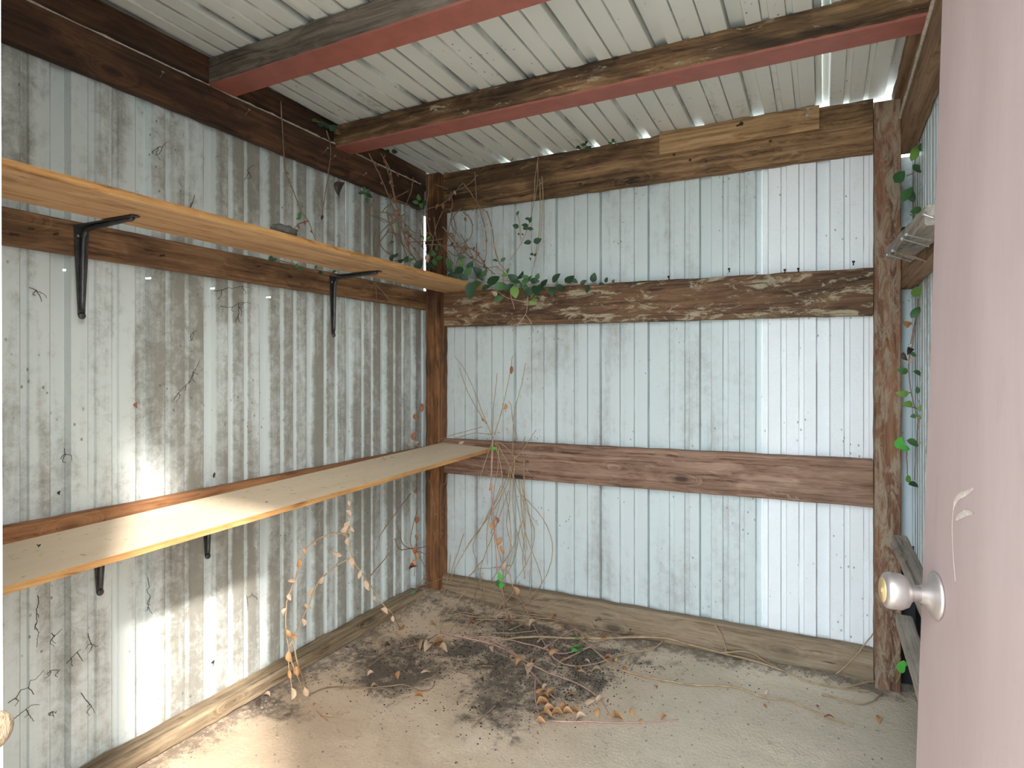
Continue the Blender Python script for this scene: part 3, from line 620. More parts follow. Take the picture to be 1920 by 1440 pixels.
def put_leaf(parent, p, size, ang, kind, flat=False, jit=0.55, name='leaf'):
    me = random.choice(LM[kind]); o = bpy.data.objects.new(name, me); C.objects.link(o)
    if flat:
        a = random.uniform(0, 6.28) if ang is None else math.radians(ang); xd = Vector((math.cos(a), math.sin(a), random.uniform(-.1, .25))); nd = Vector((0, 0, 1)) + rv(0.5)
    else:
        a = random.uniform(0, 6.28) if ang is None else math.radians(ang); xd = RT * math.cos(a) + UP * math.sin(a) + rv(jit * 0.5)
        nd = (CAM - p).normalized() + rv(jit) + Vector((0, 0, 0.35))
    mt = orient(xd, nd, size); mid = mt.to_3x3() @ Vector((0.5, 0, 0)); mt.translation = p - mid
    if parent is not None: o.parent = parent; mt.translation = mt.translation - parent.location
    o.matrix_local = mt if parent is not None else mt
    if parent is None: o.matrix_world = mt
    return o
PL = {'B': ('y', -0.085), 'C': ('y', -0.14), 'D': ('y', -0.24), 'L': ('x', 0.075), 'K': ('x', 0.13), 'N': ('x', 0.22), 'S': ('x', 0.425), 'T': ('x', 0.45), 'U': ('x', 0.52), 'Q': ('y', -0.115), 'R': ('y', -0.17), 'H': ('z', 1.712), 'I': ('z', 0.89)}
def pt(q):
    if q[2] == 'F': return FP(q[0], q[1])
    pl, v = PL[q[2]] if isinstance(q[2], str) else q[2]
    return P(q[0], q[1], pl, v)
def path(s, default):
    out = []; cur = default
    for q in s:
        if len(q) > 2: cur = q[2]
        out.append(pt((q[0], q[1], cur)))
    return out
def vine(name, label, cat, base, stems, leaves, default='B', r=0.0016, mat='stem_tan', autoleaf=None, group=None):
    """stems: lists of pixels with the surface they lie on; leaves: (px,py,size_px,angle,kind[,surface])"""
    root = empty(name, base); paths = []
    for s in stems:
        rr = r; mm = mat
        if isinstance(s, dict): rr = s.get('r', r); mm = s.get('m', mat); s = s['p']
        pp = spline(path(s, default), 6)
        pp = [p + rv(0.0012) for p in pp]
        n = len(pp); m = MB().tube(pp, [rr * 1.5 * (1.15 - 0.5 * i / n) for i in range(n)], 5)
        kid(m.build('stem', M[mm], None, True), root); paths.append(pp)
    for lf in leaves:
        px, py, s, a, k = lf[:5]; pl = lf[5] if len(lf) > 5 else default
        p = pt((px, py, pl)); d = depth(p)
        if pl == 'F': put_leaf(root, p + Vector((0, 0, 0.006)), s * d / F, a, k, True)
        else: put_leaf(root, p + (CAM - p).normalized() * 0.012, s * d / F, a, k)
    if autoleaf:
        for (si, n, smin, smax, kinds) in autoleaf:
            pp = paths[si]
            for q in range(n):
                p = pp[min(len(pp) - 1, int((q + random.random()) / n * len(pp)))]; s = random.uniform(smin, smax)
                put_leaf(root, p + rv(0.010) + Vector((0, 0, 0.004)), s * depth(p) / F, random.uniform(-150, -30), random.choice(kinds), p.z < 0.05)
    return tag(root, label, cat, group)

# hanging stems by the left wall
vine('hanging_vine', 'thin dry vine hanging down the left wall from the top plate to the upper shelf', 'vine', P(527, 190, 'x', 0.07),
     [[(527, 190, 'L'), (530, 250), (535, 320, 'K'), (545, 345), (562, 390), (578, 415), (592, 450)], [(578, 415, 'K'), (560, 420), (545, 435)]],
     [(563, 402, 12, 60, 'g', 'K'), (560, 410, 10, 200, 'g', 'K'), (571, 418, 10, -80, 'r', 'K'), (560, 425, 10, -80, 'r', 'K'), (585, 435, 8, -60, 'r', 'K'), (540, 325, 6, -40, 'r', 'K')], mat='stem_brown')
vine('hanging_vine', 'bare brown vine strand hanging over the top plate near the red rafter', 'vine', P(612, 245, 'x', 0.07),
     [[(612, 245, 'L'), (620, 280), (615, 330, 'K'), (608, 375), (603, 412)], [(640, 260, 'L'), (650, 262), (668, 255)]],
     [(604, 408, 10, -100, 'k', 'K'), (641, 356, 30, -105, 'k', 'L')], mat='stem_brown')
vine('roof_ivy', 'dark green leaves tucked under the roof beside the rafter end', 'vine', P(620, 250, 'x', 0.05),
     [[(585, 225, 'L'), (610, 232), (635, 245), (650, 258)]], [(602, 232, 16, 20, 'd', 'L'), (612, 238, 16, 160, 'd', 'L'), (625, 240, 18, 40, 'd', 'L'), (634, 250, 15, -30, 'r', 'L'), (643, 252, 14, 80, 'd', 'L'), (590, 225, 12, 10, 'g', 'L'), (740, 284, 12, 0, 'd', 'K'), (725, 284, 12, 180, 'd', 'K')], mat='stem_brown')
vine('leaf_sprig', 'small green sprig hanging against the left wall below the top plate', 'vine', P(685, 355, 'x', 0.06),
     [[(683, 350, 'K'), (688, 372), (690, 398), (712, 412), (722, 418)]], [(678, 362, 13, 190, 'd', 'K'), (688, 360, 14, 60, 'g', 'K'), (692, 368, 14, -30, 'd', 'K'), (684, 356, 12, 120, 'g', 'K'), (688, 376, 12, -90, 'd', 'K'), (743, 422, 7, 0, 'y', 'K')], mat='stem_brown')
# dry tangle in the upper corner
st = [[(692, 288, 'K'), (715, 335), (735, 385), (752, 430), (775, 465), (795, 490)], [(714, 288, 'K'), (732, 320), (738, 360), (748, 400), (758, 440), (770, 480)],
      [(718, 292, 'K'), (730, 330), (742, 380), (760, 425), (782, 455), (800, 462)], [(775, 333), (772, 355), (765, 375), (757, 388)], [(766, 358), (750, 366), (738, 372)],
      [(735, 372, 'K'), (760, 382), (775, 392)], [(700, 395, 'K'), (720, 398), (745, 404)], [(758, 402, 'K'), (735, 415), (720, 430), (710, 440)],
      [(803, 330, 'D'), (803, 360), (800, 390), (803, 420), (808, 450)], [(868, 343, 'C'), (845, 368), (825, 385), (800, 393), (802, 410)],
      [(895, 328, 'C'), (880, 345), (850, 360), (835, 372)], [(890, 322, 'C'), (892, 350), (894, 375), (897, 384)], [(870, 345, 'C'), (880, 358), (893, 378), (897, 384), (905, 392), (913, 398)],
      [(897, 384, 'C'), (885, 395)], [(897, 384, 'C'), (903, 405), (910, 430), (912, 460), (910, 490)], [(913, 396, 'C'), (923, 430), (927, 460), (935, 490), (950, 510), (962, 530)],
      [(815, 345, 'C'), (840, 355)], [(830, 395, 'C'), (818, 425), (812, 450)], [(868, 398, 'B'), (880, 408), (886, 425), (882, 445), (868, 456), (850, 462)],
      {'p': [(830, 425, 'C'), (855, 455), (880, 480), (905, 495), (928, 515)], 'r': 0.003, 'm': 'stem_brown'}, {'p': [(800, 458, 'C'), (830, 460), (855, 462), (875, 470)], 'r': 0.0025, 'm': 'stem_brown'},
      {'p': [(850, 462, 'C'), (878, 465), (892, 472), (905, 490), (915, 510)], 'r': 0.003, 'm': 'stem_brown'}, [(830, 448, 'C'), (800, 452), (770, 454), (745, 455), (720, 458)],
      [(730, 400, 'K'), (755, 430), (790, 460), (800, 475)], [(725, 395, 'K'), (735, 430), (765, 470), (785, 495)], [(745, 400, 'K'), (750, 440), (770, 500), (795, 540)], [(812, 450, 'D'), (808, 480), (803, 520)],
      [(760, 420, 'K'), (775, 435), (792, 438)], [(705, 430, 'K'), (700, 460), (710, 490)], [(730, 430, 'K'), (712, 455), (705, 480)], [(840, 470, 'C'), (855, 480), (875, 475), (900, 500), (935, 500)], [(845, 360, 'C'), (848, 380), (846, 400), (850, 440), (860, 470)]]
lv = [(822, 390, 14, -110, 'r', 'C'), (828, 388, 12, -60, 'r', 'C'), (843, 372, 12, -90, 'r', 'C'), (853, 362, 10, -80, 't', 'C'), (848, 445, 9, -100, 'r', 'C'), (873, 412, 9, -70, 'r', 'C'), (835, 465, 12, -90, 'r', 'C'),
      (745, 330, 8, -60, 'r', 'K'), (735, 350, 8, -90, 'r', 'K'), (740, 375, 8, -100, 'r', 'K'), (893, 405, 8, -90, 't', 'C'), (910, 430, 8, -60, 't', 'C'), (912, 452, 9, -100, 'r', 'C'), (927, 462, 10, -80, 't', 'C'), (922, 428, 8, -60, 't', 'C'),
      (785, 370, 13, 80, 'g', 'K'), (779, 380, 13, 170, 'g', 'K'), (797, 380, 14, 10, 'd', 'K'), (790, 386, 12, -50, 'g', 'K'), (803, 446, 9, 60, 'y', 'D'), (790, 444, 10, 150, 'g', 'D'), (735, 454, 9, 10, 'g', 'K'), (765, 490, 18, -70, 't', 'K'), (803, 485, 16, -80, 't', 'D'), (772, 440, 7, -60, 'y', 'K')]
rs = random.Random(5)
for q in range(26):
    if q % 2: x0, y0, pl = rs.uniform(700, 790), rs.uniform(370, 440), 'K'
    else: x0, y0, pl = rs.uniform(805, 900), rs.uniform(380, 460), 'C'
    x1, y1 = x0 + rs.uniform(-25, 45), y0 + rs.uniform(15, 70)
    st.append([(x0, y0, pl), ((x0 + x1) / 2 + rs.uniform(-12, 12), (y0 + y1) / 2 + rs.uniform(-8, 8)), (x1, y1)])
vine('dry_vine_tangle', 'tangle of bare brown vines hanging in the upper corner around the post', 'vine', P(800, 340, 'y', -0.12), st, lv, 'K', 0.0017, 'stem_brown',
     [(0, 8, 6, 10, 'r'), (1, 10, 6, 11, 'rk'), (2, 8, 5, 9, 'kr'), (19, 5, 6, 10, 'k'), (20, 5, 6, 10, 'kr'), (21, 6, 6, 12, 'kr'), (8, 4, 5, 9, 'r'), (14, 4, 5, 9, 't')])
# hanging strands with leaves below the top beam
vine('hanging_vine', 'thin strands with a few green leaves hanging from the back top beam', 'vine', P(1008, 300, 'y', -0.1),
     [[(1010, 290, 'C'), (1004, 330), (1000, 385), (990, 425), (975, 460), (955, 488)], [(1012, 335, 'C'), (1013, 385), (1010, 440), (1003, 485), (997, 518)], [(1016, 330, 'C'), (1018, 375), (1014, 430), (1010, 460), (1001, 500)], [(970, 400, 'C'), (974, 420), (976, 450)], [(1008, 300, 'C'), (1008, 340), (1003, 375)]],
     [(989, 410, 10, 160, 'd', 'C'), (995, 412, 12, 70, 'd', 'C'), (967, 424, 13, 180, 'd', 'C'), (984, 423, 14, 170, 'd', 'C'), (987, 428, 14, 10, 'd', 'C'), (995, 429, 11, 0, 'd', 'C'), (1008, 451, 17, 10, 'd', 'C'), (989, 455, 15, 190, 'd', 'C'), (997, 477, 8, 180, 'd', 'C'), (1004, 478, 8, 60, 'd', 'C'), (971, 400, 10, 80, 'g', 'C'), (972, 440, 6, -60, 'k', 'C'), (980, 440, 6, -30, 'k', 'C'), (993, 486, 7, -60, 'k', 'C')], 'C', 0.0014)
vine('roof_sprig', 'green sprig pushing up behind the back top beam against the roof', 'vine', P(1090, 280, 'y', -0.06),
     [[(1100, 280, 'B'), (1085, 268), (1075, 255), (1070, 245)], [(1158, 272, 'B'), (1150, 262)]], [(1072, 247, 12, 90, 'g'), (1065, 256, 12, 150, 'y'), (1078, 262, 14, 200, 'g'), (1088, 268, 15, -60, 'g'), (1098, 270, 14, 40, 'd'), (1085, 278, 12, -40, 'd'), (1103, 276, 14, 20, 'd'), (1150, 263, 11, 60, 'g'), (1144, 268, 10, 170, 'g'), (962, 300, 9, 30, 'y')], mat='stem_green')
# leafy mass at the upper shelf end
G = [(848, 520, 30, 190, 'd'), (882, 545, 34, -100, 'd'), (893, 532, 26, 20, 'g'), (895, 507, 22, 150, 'd'), (860, 508, 22, 200, 'd'), (878, 508, 22, 40, 'g'), (925, 525, 30, 30, 'd'), (962, 522, 26, 150, 'd'), (968, 530, 22, -20, 'g'), (938, 537, 28, 20, 'g'), (965, 548, 26, -70, 'y'), (935, 558, 20, 10, 'g'),
     (928, 489, 12, 170, 'g'), (943, 487, 13, 30, 'g'), (953, 508, 12, 70, 'g'), (945, 517, 14, 190, 'y'), (900, 520, 20, -60, 'd'), (908, 512, 16, 60, 'g'), (985, 527, 16, 0, 'g'), (978, 537, 14, -90, 'g'), (1003, 527, 20, -20, 'd'), (995, 522, 14, 60, 'g'), (1008, 518, 14, 80, 'g'), (1020, 530, 20, 50, 'd'), (1044, 522, 24, 45, 'd'), (1068, 523, 24, 55, 'd'), (1078, 527, 14, -30, 'd'), (1094, 530, 16, 30, 'd'),
     (1113, 520, 20, 65, 'd'), (1035, 548, 22, -80, 'd'), (1050, 540, 22, 10, 'd'), (1005, 545, 24, -60, 'd'), (1102, 542, 18, -100, 'd'), (1137, 525, 12, 80, 'd'), (1128, 533, 12, 10, 'd'), (1150, 527, 8, 60, 'd'), (1000, 555, 14, 45, 'y'), (1003, 562, 12, 0, 'y'), (998, 568, 12, -30, 'y'), (985, 540, 16, -90, 'g'), (955, 540, 24, 60, 'd'), (985, 520, 16, 140, 'g'), (912, 540, 20, 10, 'd'), (870, 520, 20, -20, 'd'), (925, 552, 16, 120, 't'), (1015, 540, 20, -40, 'd'), (990, 548, 22, -110, 'd'), (975, 515, 20, 60, 'd')]
vine('leafy_vine', 'leafy green vine spilling over the upper shelf end and along the middle girt', 'vine', P(900, 545, 'y', -0.12),
     [[(850, 515, 'C'), (880, 520), (905, 530), (930, 545), (955, 560), (985, 565), (1000, 566)], [(905, 530, 'C'), (940, 525), (975, 532), (1010, 533)], [(1010, 533, 'B'), (1040, 535), (1070, 533), (1110, 534), (1150, 530)], [(1000, 520, 'C'), (991, 550), (988, 580), (985, 590), (972, 608), (960, 620)], [(985, 590, 'B'), (995, 603), (1000, 622)], [(955, 530, 'C'), (958, 555), (965, 580)], [(1003, 530, 'C'), (1007, 515)], [(930, 500, 'C'), (950, 515), (962, 540)]],
     [(a, b, s * .95, an, k, 'B' if a > 1015 else ('C' if a > 890 else 'D')) for (a, b, s, an, k) in G], 'C', 0.0016, 'stem_pink')
vine('leafy_vine', 'few green leaves poking up behind the upper shelf beside the corner post', 'vine', P(800, 500, 'y', -0.2),
     [[(730, 490, 'N'), (760, 488), (785, 500)], [(812, 470, 'D'), (815, 490), (812, 505)], [(840, 480, 'C'), (850, 500), (870, 515)]],
     [(735, 483, 14, 60, 'd', 'N'), (742, 478, 12, 30, 'd', 'N'), (752, 488, 14, 20, 'd', 'N'), (762, 486, 14, 70, 'd', 'N'), (772, 488, 12, 10, 'g', 'N'), (785, 496, 22, 30, 'd', 'N'), (811, 477, 16, 170, 'g', 'D'), (824, 483, 14, 10, 'g', 'D'), (815, 492, 16, -60, 'g', 'D'), (819, 465, 10, 80, 'g', 'D'), (808, 502, 20, -30, 'd', 'D'), (866, 484, 16, 20, 'g', 'C'), (842, 492, 20, 110, 'g', 'C'), (860, 506, 20, 10, 'g', 'C'), (842, 505, 16, 160, 'd', 'C'), (882, 498, 20, 60, 'd', 'C'), (866, 495, 14, 60, 'y', 'C')], 'C', 0.0015, 'stem_green')
vine('leafy_vine', 'sparse green leaves creeping between the upper shelf and the left wall girt', 'vine', P(560, 495, 'x', 0.07),
     [[(505, 486, 'K'), (540, 492), (575, 502), (605, 512), (640, 520)], [(697, 540, 'K'), (703, 530), (706, 560), (700, 580)], [(700, 530, 'K'), (720, 550), (740, 575)]],
     [(508, 485, 13, 80, 'd', 'K'), (515, 487, 10, 10, 'g', 'K'), (563, 505, 13, -20, 'g', 'K'), (557, 498, 9, 90, 'g', 'K'), (593, 500, 9, 40, 'g', 'K'), (602, 512, 12, -30, 'd', 'K'), (628, 510, 10, 30, 'g', 'K')], 'K', 0.0013, 'stem_brown')
# dry spray at the lower shelf end
dn_ = [[(925, 822, 'R'), (905, 775), (893, 742), (872, 695), (852, 668)], [(912, 795, 'R'), (893, 765), (877, 735), (866, 705), (862, 690)], [(927, 815, 'R'), (938, 780), (946, 748), (955, 705), (961, 668)],
       [(970, 826, 'Q'), (962, 790), (958, 760), (953, 752)], [(962, 850, 'Q'), (962, 810), (965, 770), (978, 720), (986, 680)], [(924, 815, 'R'), (925, 770), (930, 725), (932, 700)], [(905, 800, 'R'), (880, 807), (850, 815), (820, 826)], [(922, 815, 'R'), (890, 812), (860, 820), (825, 828)], [(965, 862, 'Q'), (985, 836), (1005, 806)], [(978, 838, 'Q'), (985, 818)],
       [(928, 825, 'R'), (945, 855), (958, 880), (975, 925), (990, 960), (1010, 985)], [(925, 825, 'R'), (915, 850), (900, 895), (893, 915)], [(930, 825, 'R'), (950, 840), (970, 862), (985, 866)], [(928, 830, 'R'), (938, 870), (942, 910), (935, 950), (920, 1000)], [(935, 840, 'R'), (933, 880), (925, 930), (927, 985)],
       [(968, 855, 'Q'), (955, 885), (940, 920), (905, 985), (880, 1020), (855, 1062), (845, 1090)], [(955, 880, 'Q'), (950, 910), (920, 965), (885, 1010), (865, 1045)], [(958, 875, 'Q'), (968, 930), (978, 990), (985, 1040), (983, 1085)], [(958, 880, 'Q'), (955, 940), (950, 985), (960, 1030), (955, 1060)],
       [(975, 925, 'Q'), (1000, 950), (1025, 985), (1036, 1025), (1030, 1065), (1008, 1105), (975, 1130, 'F'), (945, 1145), (900, 1165), (850, 1190)], [(982, 860, 'Q'), (983, 920), (985, 980), (980, 1050), (985, 1085)], [(980, 975, 'Q'), (960, 1030), (930, 1075), (900, 1120, 'F'), (870, 1150), (840, 1190)],
       [(975, 985, 'Q'), (965, 1045), (940, 1090), (900, 1130, 'F'), (850, 1160)], [(905, 1050, 'Q'), (880, 1080), (850, 1110, 'F'), (830, 1150)], [(960, 1060, 'Q'), (920, 1065), (895, 1068), (870, 1090)], [(900, 1085, 'R'), (890, 1120, 'F'), (885, 1160), (880, 1195)], [(880, 1100, 'R'), (838, 1150, 'F'), (825, 1185)], [(845, 1040, 'R'), (840, 1080), (830, 1120, 'F'), (825, 1170)], [(925, 1090, 'R'), (940, 1110), (945, 1140, 'F'), (910, 1180)], [(975, 1090, 'Q'), (955, 1120), (925, 1150, 'F')], [(870, 1000, 'Q'), (850, 1060), (843, 1095)], [(990, 960, 'Q'), (1002, 1000), (990, 1050), (965, 1090)]]
rs = random.Random(3)
for q in range(8):
    x0, y0 = rs.uniform(925, 985), rs.uniform(850, 960); x1 = x0 + rs.uniform(-70, 50); y1 = rs.uniform(1000, 1100); x2 = x1 + rs.uniform(-50, 20)
    sg = [(x0, y0, 'R' if q % 2 else 'Q'), ((x0 + x1) / 2 + rs.uniform(-14, 14), (y0 + y1) / 2), (x1, y1)]
    if q % 3: sg += [((x1 + x2) / 2, y1 + 40, 'F'), (x2, min(1200, y1 + rs.uniform(70, 120)))]
    dn_.append(sg)
for q in range(12):
    x0, y0 = rs.uniform(800, 1000), rs.uniform(1130, 1190); a = rs.uniform(-0.5, 0.3); L = rs.uniform(50, 130)
    dn_.append([(x0, y0, 'F'), (x0 + L * .5 * math.cos(a), y0 + L * .3 * math.sin(a) + rs.uniform(-6, 6)), (x0 + L * math.cos(a), y0 + L * .6 * math.sin(a))])
vine('dry_vine_spray', 'fan of bare tan stems rising and falling from the lower shelf end', 'vine', P(925, 825, 'y', -0.17), dn_,
     [(945, 762, 14, -100, 'o', 'R'), (959, 694, 16, -95, 'r', 'R'), (905, 787, 8, -60, 'r', 'R'), (865, 830, 12, 30, 't', 'I'), (988, 866, 7, -60, 'k', 'Q')], 'R', 0.0014, 'stem_tan')
vine('runner_vine', 'reddish runner hanging from the lower shelf end with dry leaves and one green leaf', 'vine', P(923, 830, 'y', -0.18),
     [{'p': [(924, 818, 'D'), (922, 870), (921, 910), (926, 970), (930, 1010), (940, 1050), (955, 1075), (962, 1100), (985, 1140, 'F'), (1005, 1180), (1020, 1205), (1040, 1235), (1070, 1248), (1110, 1246), (1145, 1236)], 'r': 0.0024}, {'p': [(930, 1060, 'D'), (937, 1090), (945, 1120), (950, 1140, 'F')], 'r': 0.002}, [(925, 980, 'D'), (930, 1040), (935, 1090)]],
     [(926, 842, 13, 10, 'b', 'D'), (920, 914, 14, -110, 'o', 'D'), (926, 985, 20, -85, 'o', 'D'), (930, 975, 14, -60, 'r', 'D'), (937, 1015, 20, -120, 'o', 'D'), (942, 1030, 18, -60, 'o', 'D'), (945, 1062, 22, 70, 't', 'D'), (937, 1080, 16, 90, 'b', 'D'), (935, 1095, 16, -70, 'g', 'D'), (940, 1098, 14, -110, 'b', 'D'), (965, 1108, 18, -80, 'o', 'D'), (982, 1145, 20, -80, 'o', 'F'), (1000, 1175, 20, 60, 't', 'F'), (1015, 1205, 18, 20, 't', 'F'), (1037, 1225, 20, 60, 'o', 'F'), (1060, 1240, 16, 0, 'o', 'F'), (1100, 1245, 14, 0, 't', 'F'), (1140, 1237, 14, 0, 'o', 'F')], 'D', 0.0018, 'stem_pink')
# dry leafy strands from the lower shelf
v1 = [(652, 920, 'S'), (655, 950), (653, 1000), (660, 1045, 'T'), (675, 1070), (700, 1105), (720, 1135), (735, 1150), (752, 1180, 'F'), (775, 1192), (805, 1204)]
v2 = [(655, 1003, 'T'), (625, 1000), (585, 1018), (565, 1045), (552, 1090), (538, 1130), (536, 1180), (545, 1230), (556, 1265), (578, 1310, 'F'), (600, 1340), (615, 1352)]
v3 = [(660, 1045, 'T'), (640, 1055), (600, 1088), (585, 1120), (572, 1150), (550, 1195), (540, 1230), (545, 1270), (548, 1300)]
vine('dry_leaf_vine', 'vine of curled pale dry leaves hanging from the lower shelf edge to the floor', 'vine', P(652, 925, 'x', 0.42), [v1, v2, v3, [(600, 1340, 'F'), (630, 1342), (655, 1335)], [(548, 1190, 'T'), (560, 1250), (575, 1290, 'F')]],
     [(655, 945, 14, -90, 't', 'S'), (653, 962, 14, -70, 't', 'S'), (655, 985, 18, -90, 't', 'S'), (650, 995, 22, -100, 't', 'S'), (659, 992, 16, -60, 't', 'S'), (655, 1015, 16, -80, 't', 'T'), (632, 1040, 20, 150, 't', 'T'), (660, 1055, 24, -80, 't', 'T'), (675, 1077, 18, -90, 't', 'T'), (688, 1098, 22, -70, 't', 'T'), (704, 1122, 10, -80, 't', 'T'), (720, 1147, 16, -20, 't', 'T'), (737, 1160, 12, -60, 't', 'T'), (752, 1184, 13, 80, 'o', 'F'),
      (592, 1018, 8, -80, 'o', 'T'), (570, 1034, 12, -70, 'o', 'T'), (558, 1055, 18, -110, 'o', 'T'), (548, 1090, 18, 200, 't', 'T'), (543, 1120, 14, -60, 't', 'T'), (536, 1147, 16, -80, 't', 'T'), (540, 1187, 16, -60, 'o', 'T'), (543, 1230, 22, -80, 'o', 'T'), (544, 1264, 18, -80, 'o', 'T'), (557, 1258, 18, -70, 'o', 'T'), (546, 1300, 22, -85, 't', 'T'), (573, 1297, 18, -80, 't', 'T'), (560, 1320, 14, 0, 't', 'F'), (588, 1325, 14, -60, 'o', 'F'), (605, 1345, 12, 0, 'o', 'F'),
      (603, 1087, 16, -100, 't', 'T'), (584, 1110, 16, 60, 't', 'T'), (577, 1137, 16, -60, 't', 'T'), (567, 1167, 16, -100, 't', 'T'), (552, 1195, 18, 0, 'o', 'T'), (580, 1340, 12, 80, 'o', 'F')], 'T', 0.0017, 'stem_tan')
# dry leaves beside the corner post
vine('dry_leaf_vine', 'string of rusty dry leaves hanging on the left wall beside the corner post', 'vine', P(782, 800, 'x', 0.1),
     [[(788, 755, 'K'), (783, 800), (784, 860), (782, 930), (781, 1000), (777, 1080)], [(783, 950, 'K'), (770, 1020), (800, 1040)]],
     [(791, 765, 18, -100, 'r', 'K'), (780, 782, 14, -60, 'r', 'K'), (776, 818, 16, -90, 'r', 'K'), (783, 830, 12, 20, 't', 'K'), (770, 834, 12, 0, 't', 'K'), (782, 975, 14, -90, 'r', 'K'), (781, 1008, 12, -80, 'r', 'K'), (781, 1032, 18, -90, 'r', 'K'), (781, 1042, 14, -80, 'o', 'K'), (777, 1055, 14, -60, 'o', 'K'), (775, 1066, 18, -150, 'r', 'K'), (783, 890, 12, -90, 'r', 'K'), (782, 920, 12, -90, 'r', 'K')], 'K', 0.0015, 'stem_brown')
vine('root_tangle', 'dark wiry roots scrambling over the left wall below the lower shelf', 'vine', P(770, 1020, 'x', 0.1),
     [[(770, 925, 'K'), (740, 965), (715, 1000), (705, 1030)], [(745, 985, 'L'), (755, 1020), (775, 1028), (805, 1022), (812, 1010)], [(740, 1010, 'L'), (750, 1030), (775, 1030), (790, 1050), (800, 1070)], [(805, 900, 'D'), (812, 930), (808, 970)], [(838, 890, 'C'), (835, 905), (826, 912)], [(690, 1085, 'L'), (720, 1050), (730, 1035)], [(800, 1075, 'D'), (780, 1105), (760, 1120)], [(795, 1085, 'D'), (815, 1100, 'F'), (835, 1115)], [(780, 1100, 'D'), (800, 1095), (830, 1085, 'R'), (850, 1095)]], [(775, 1110, 10, 20, 'g', 'D'), (768, 1135, 10, -60, 'g', 'F')], 'K', 0.0016, 'stem_brown')
W = ('x', 0.006); rs = random.Random(11); rt = []
for (x0, y0, x1, y1) in [(15, 1318, 80, 1262), (25, 1345, 78, 1320), (75, 1120, 68, 1215), (95, 1190, 118, 1180), (92, 1260, 115, 1258), (95, 1340, 108, 1332), (275, 1085, 282, 1150), (462, 1120, 470, 1000 + 110), (352, 720, 372, 670), (358, 640, 372, 620), (330, 745, 355, 712), (440, 600, 455, 570), (410, 575, 470, 568), (455, 335, 475, 310), (362, 365, 350, 400), (283, 285, 318, 262), (60, 540, 85, 560), (125, 1050 + 190, 150, 1215), (405, 545, 465, 540), (165, 1190, 170, 1225), (155, 1300, 175, 1335), (120, 840, 138, 862)]:
    ln = math.hypot(x1 - x0, y1 - y0); k = max(3, int(ln / 12)); main = []
    for q in range(k + 1):
        f = q / k; main.append((x0 + (x1 - x0) * f + rs.uniform(-5, 5), y0 + (y1 - y0) * f + rs.uniform(-5, 5), W))
    rt.append(main)
    for _ in range(2):
        b0 = rs.choice(main[1:-1]); b1 = (b0[0] + rs.uniform(-9, 9), b0[1] + rs.uniform(4, 14)); rt.append([b0, b1, (b1[0] + rs.uniform(-9, 9), b1[1] + rs.uniform(0, 12))])
vine('wall_rootlets', 'dark wispy dead rootlets clinging to the grimy left wall', 'vine', P(60, 1300, 'x', 0.01), rt, [(113, 924, 9, -80, 'k', W), (402, 891, 11, -80, 'k', W), (401, 1240, 10, 60, 'k', W), (258, 760, 12, -60, 'r', W)], W, 0.00062, 'root_dark')
# runners on the floor
vine('runner_vine', 'long tan runner snaking across the bare floor towards the doorway', 'vine', FP(1150, 1250),
     [{'p': [(1075, 1185, 'F'), (1110, 1215), (1150, 1248), (1185, 1262), (1240, 1275), (1300, 1284), (1375, 1288), (1430, 1307), (1480, 1315), (1540, 1340), (1600, 1362)], 'r': 0.003}], [(1140, 1238, 14, 30, 'r', 'F'), (1155, 1240, 14, 100, 'o', 'F'), (1172, 1257, 12, 0, 'o', 'F'), (1437, 1300, 14, 70, 't', 'F'), (1555, 1350, 22, -30, 'r', 'F')], 'F', 0.0022, 'stem_tan')
vine('runner_vine', 'woody runner lying along the foot of the back sill plate', 'vine', FP(1300, 1215),
     [{'p': [(940, 1200, 'F'), (1000, 1194), (1100, 1197), (1230, 1195), (1290, 1208), (1360, 1226), (1410, 1238), (1470, 1258), (1510, 1277), (1560, 1288), (1630, 1297)], 'r': 0.0032}, [(1350, 1224, 'F'), (1400, 1222), (1435, 1240), (1475, 1262)], [(1590, 1288, 'F'), (1635, 1277), (1675, 1278), (1688, 1262)], [(1245, 1200, 'F'), (1220, 1218), (1180, 1224), (1110, 1246)], [(1340, 1172, 'B'), (1352, 1190), (1360, 1210, 'F'), (1361, 1224)], [(1568, 1264, 'F'), (1595, 1240, 'B'), (1620, 1210), (1638, 1188)], [(1540, 1302, 'F'), (1620, 1320), (1655, 1300)]], [(1190, 1196, 12, 60, 'o', 'F'), (1132, 1200, 12, 0, 'r', 'F')], 'F', 0.0022, 'stem_tan')
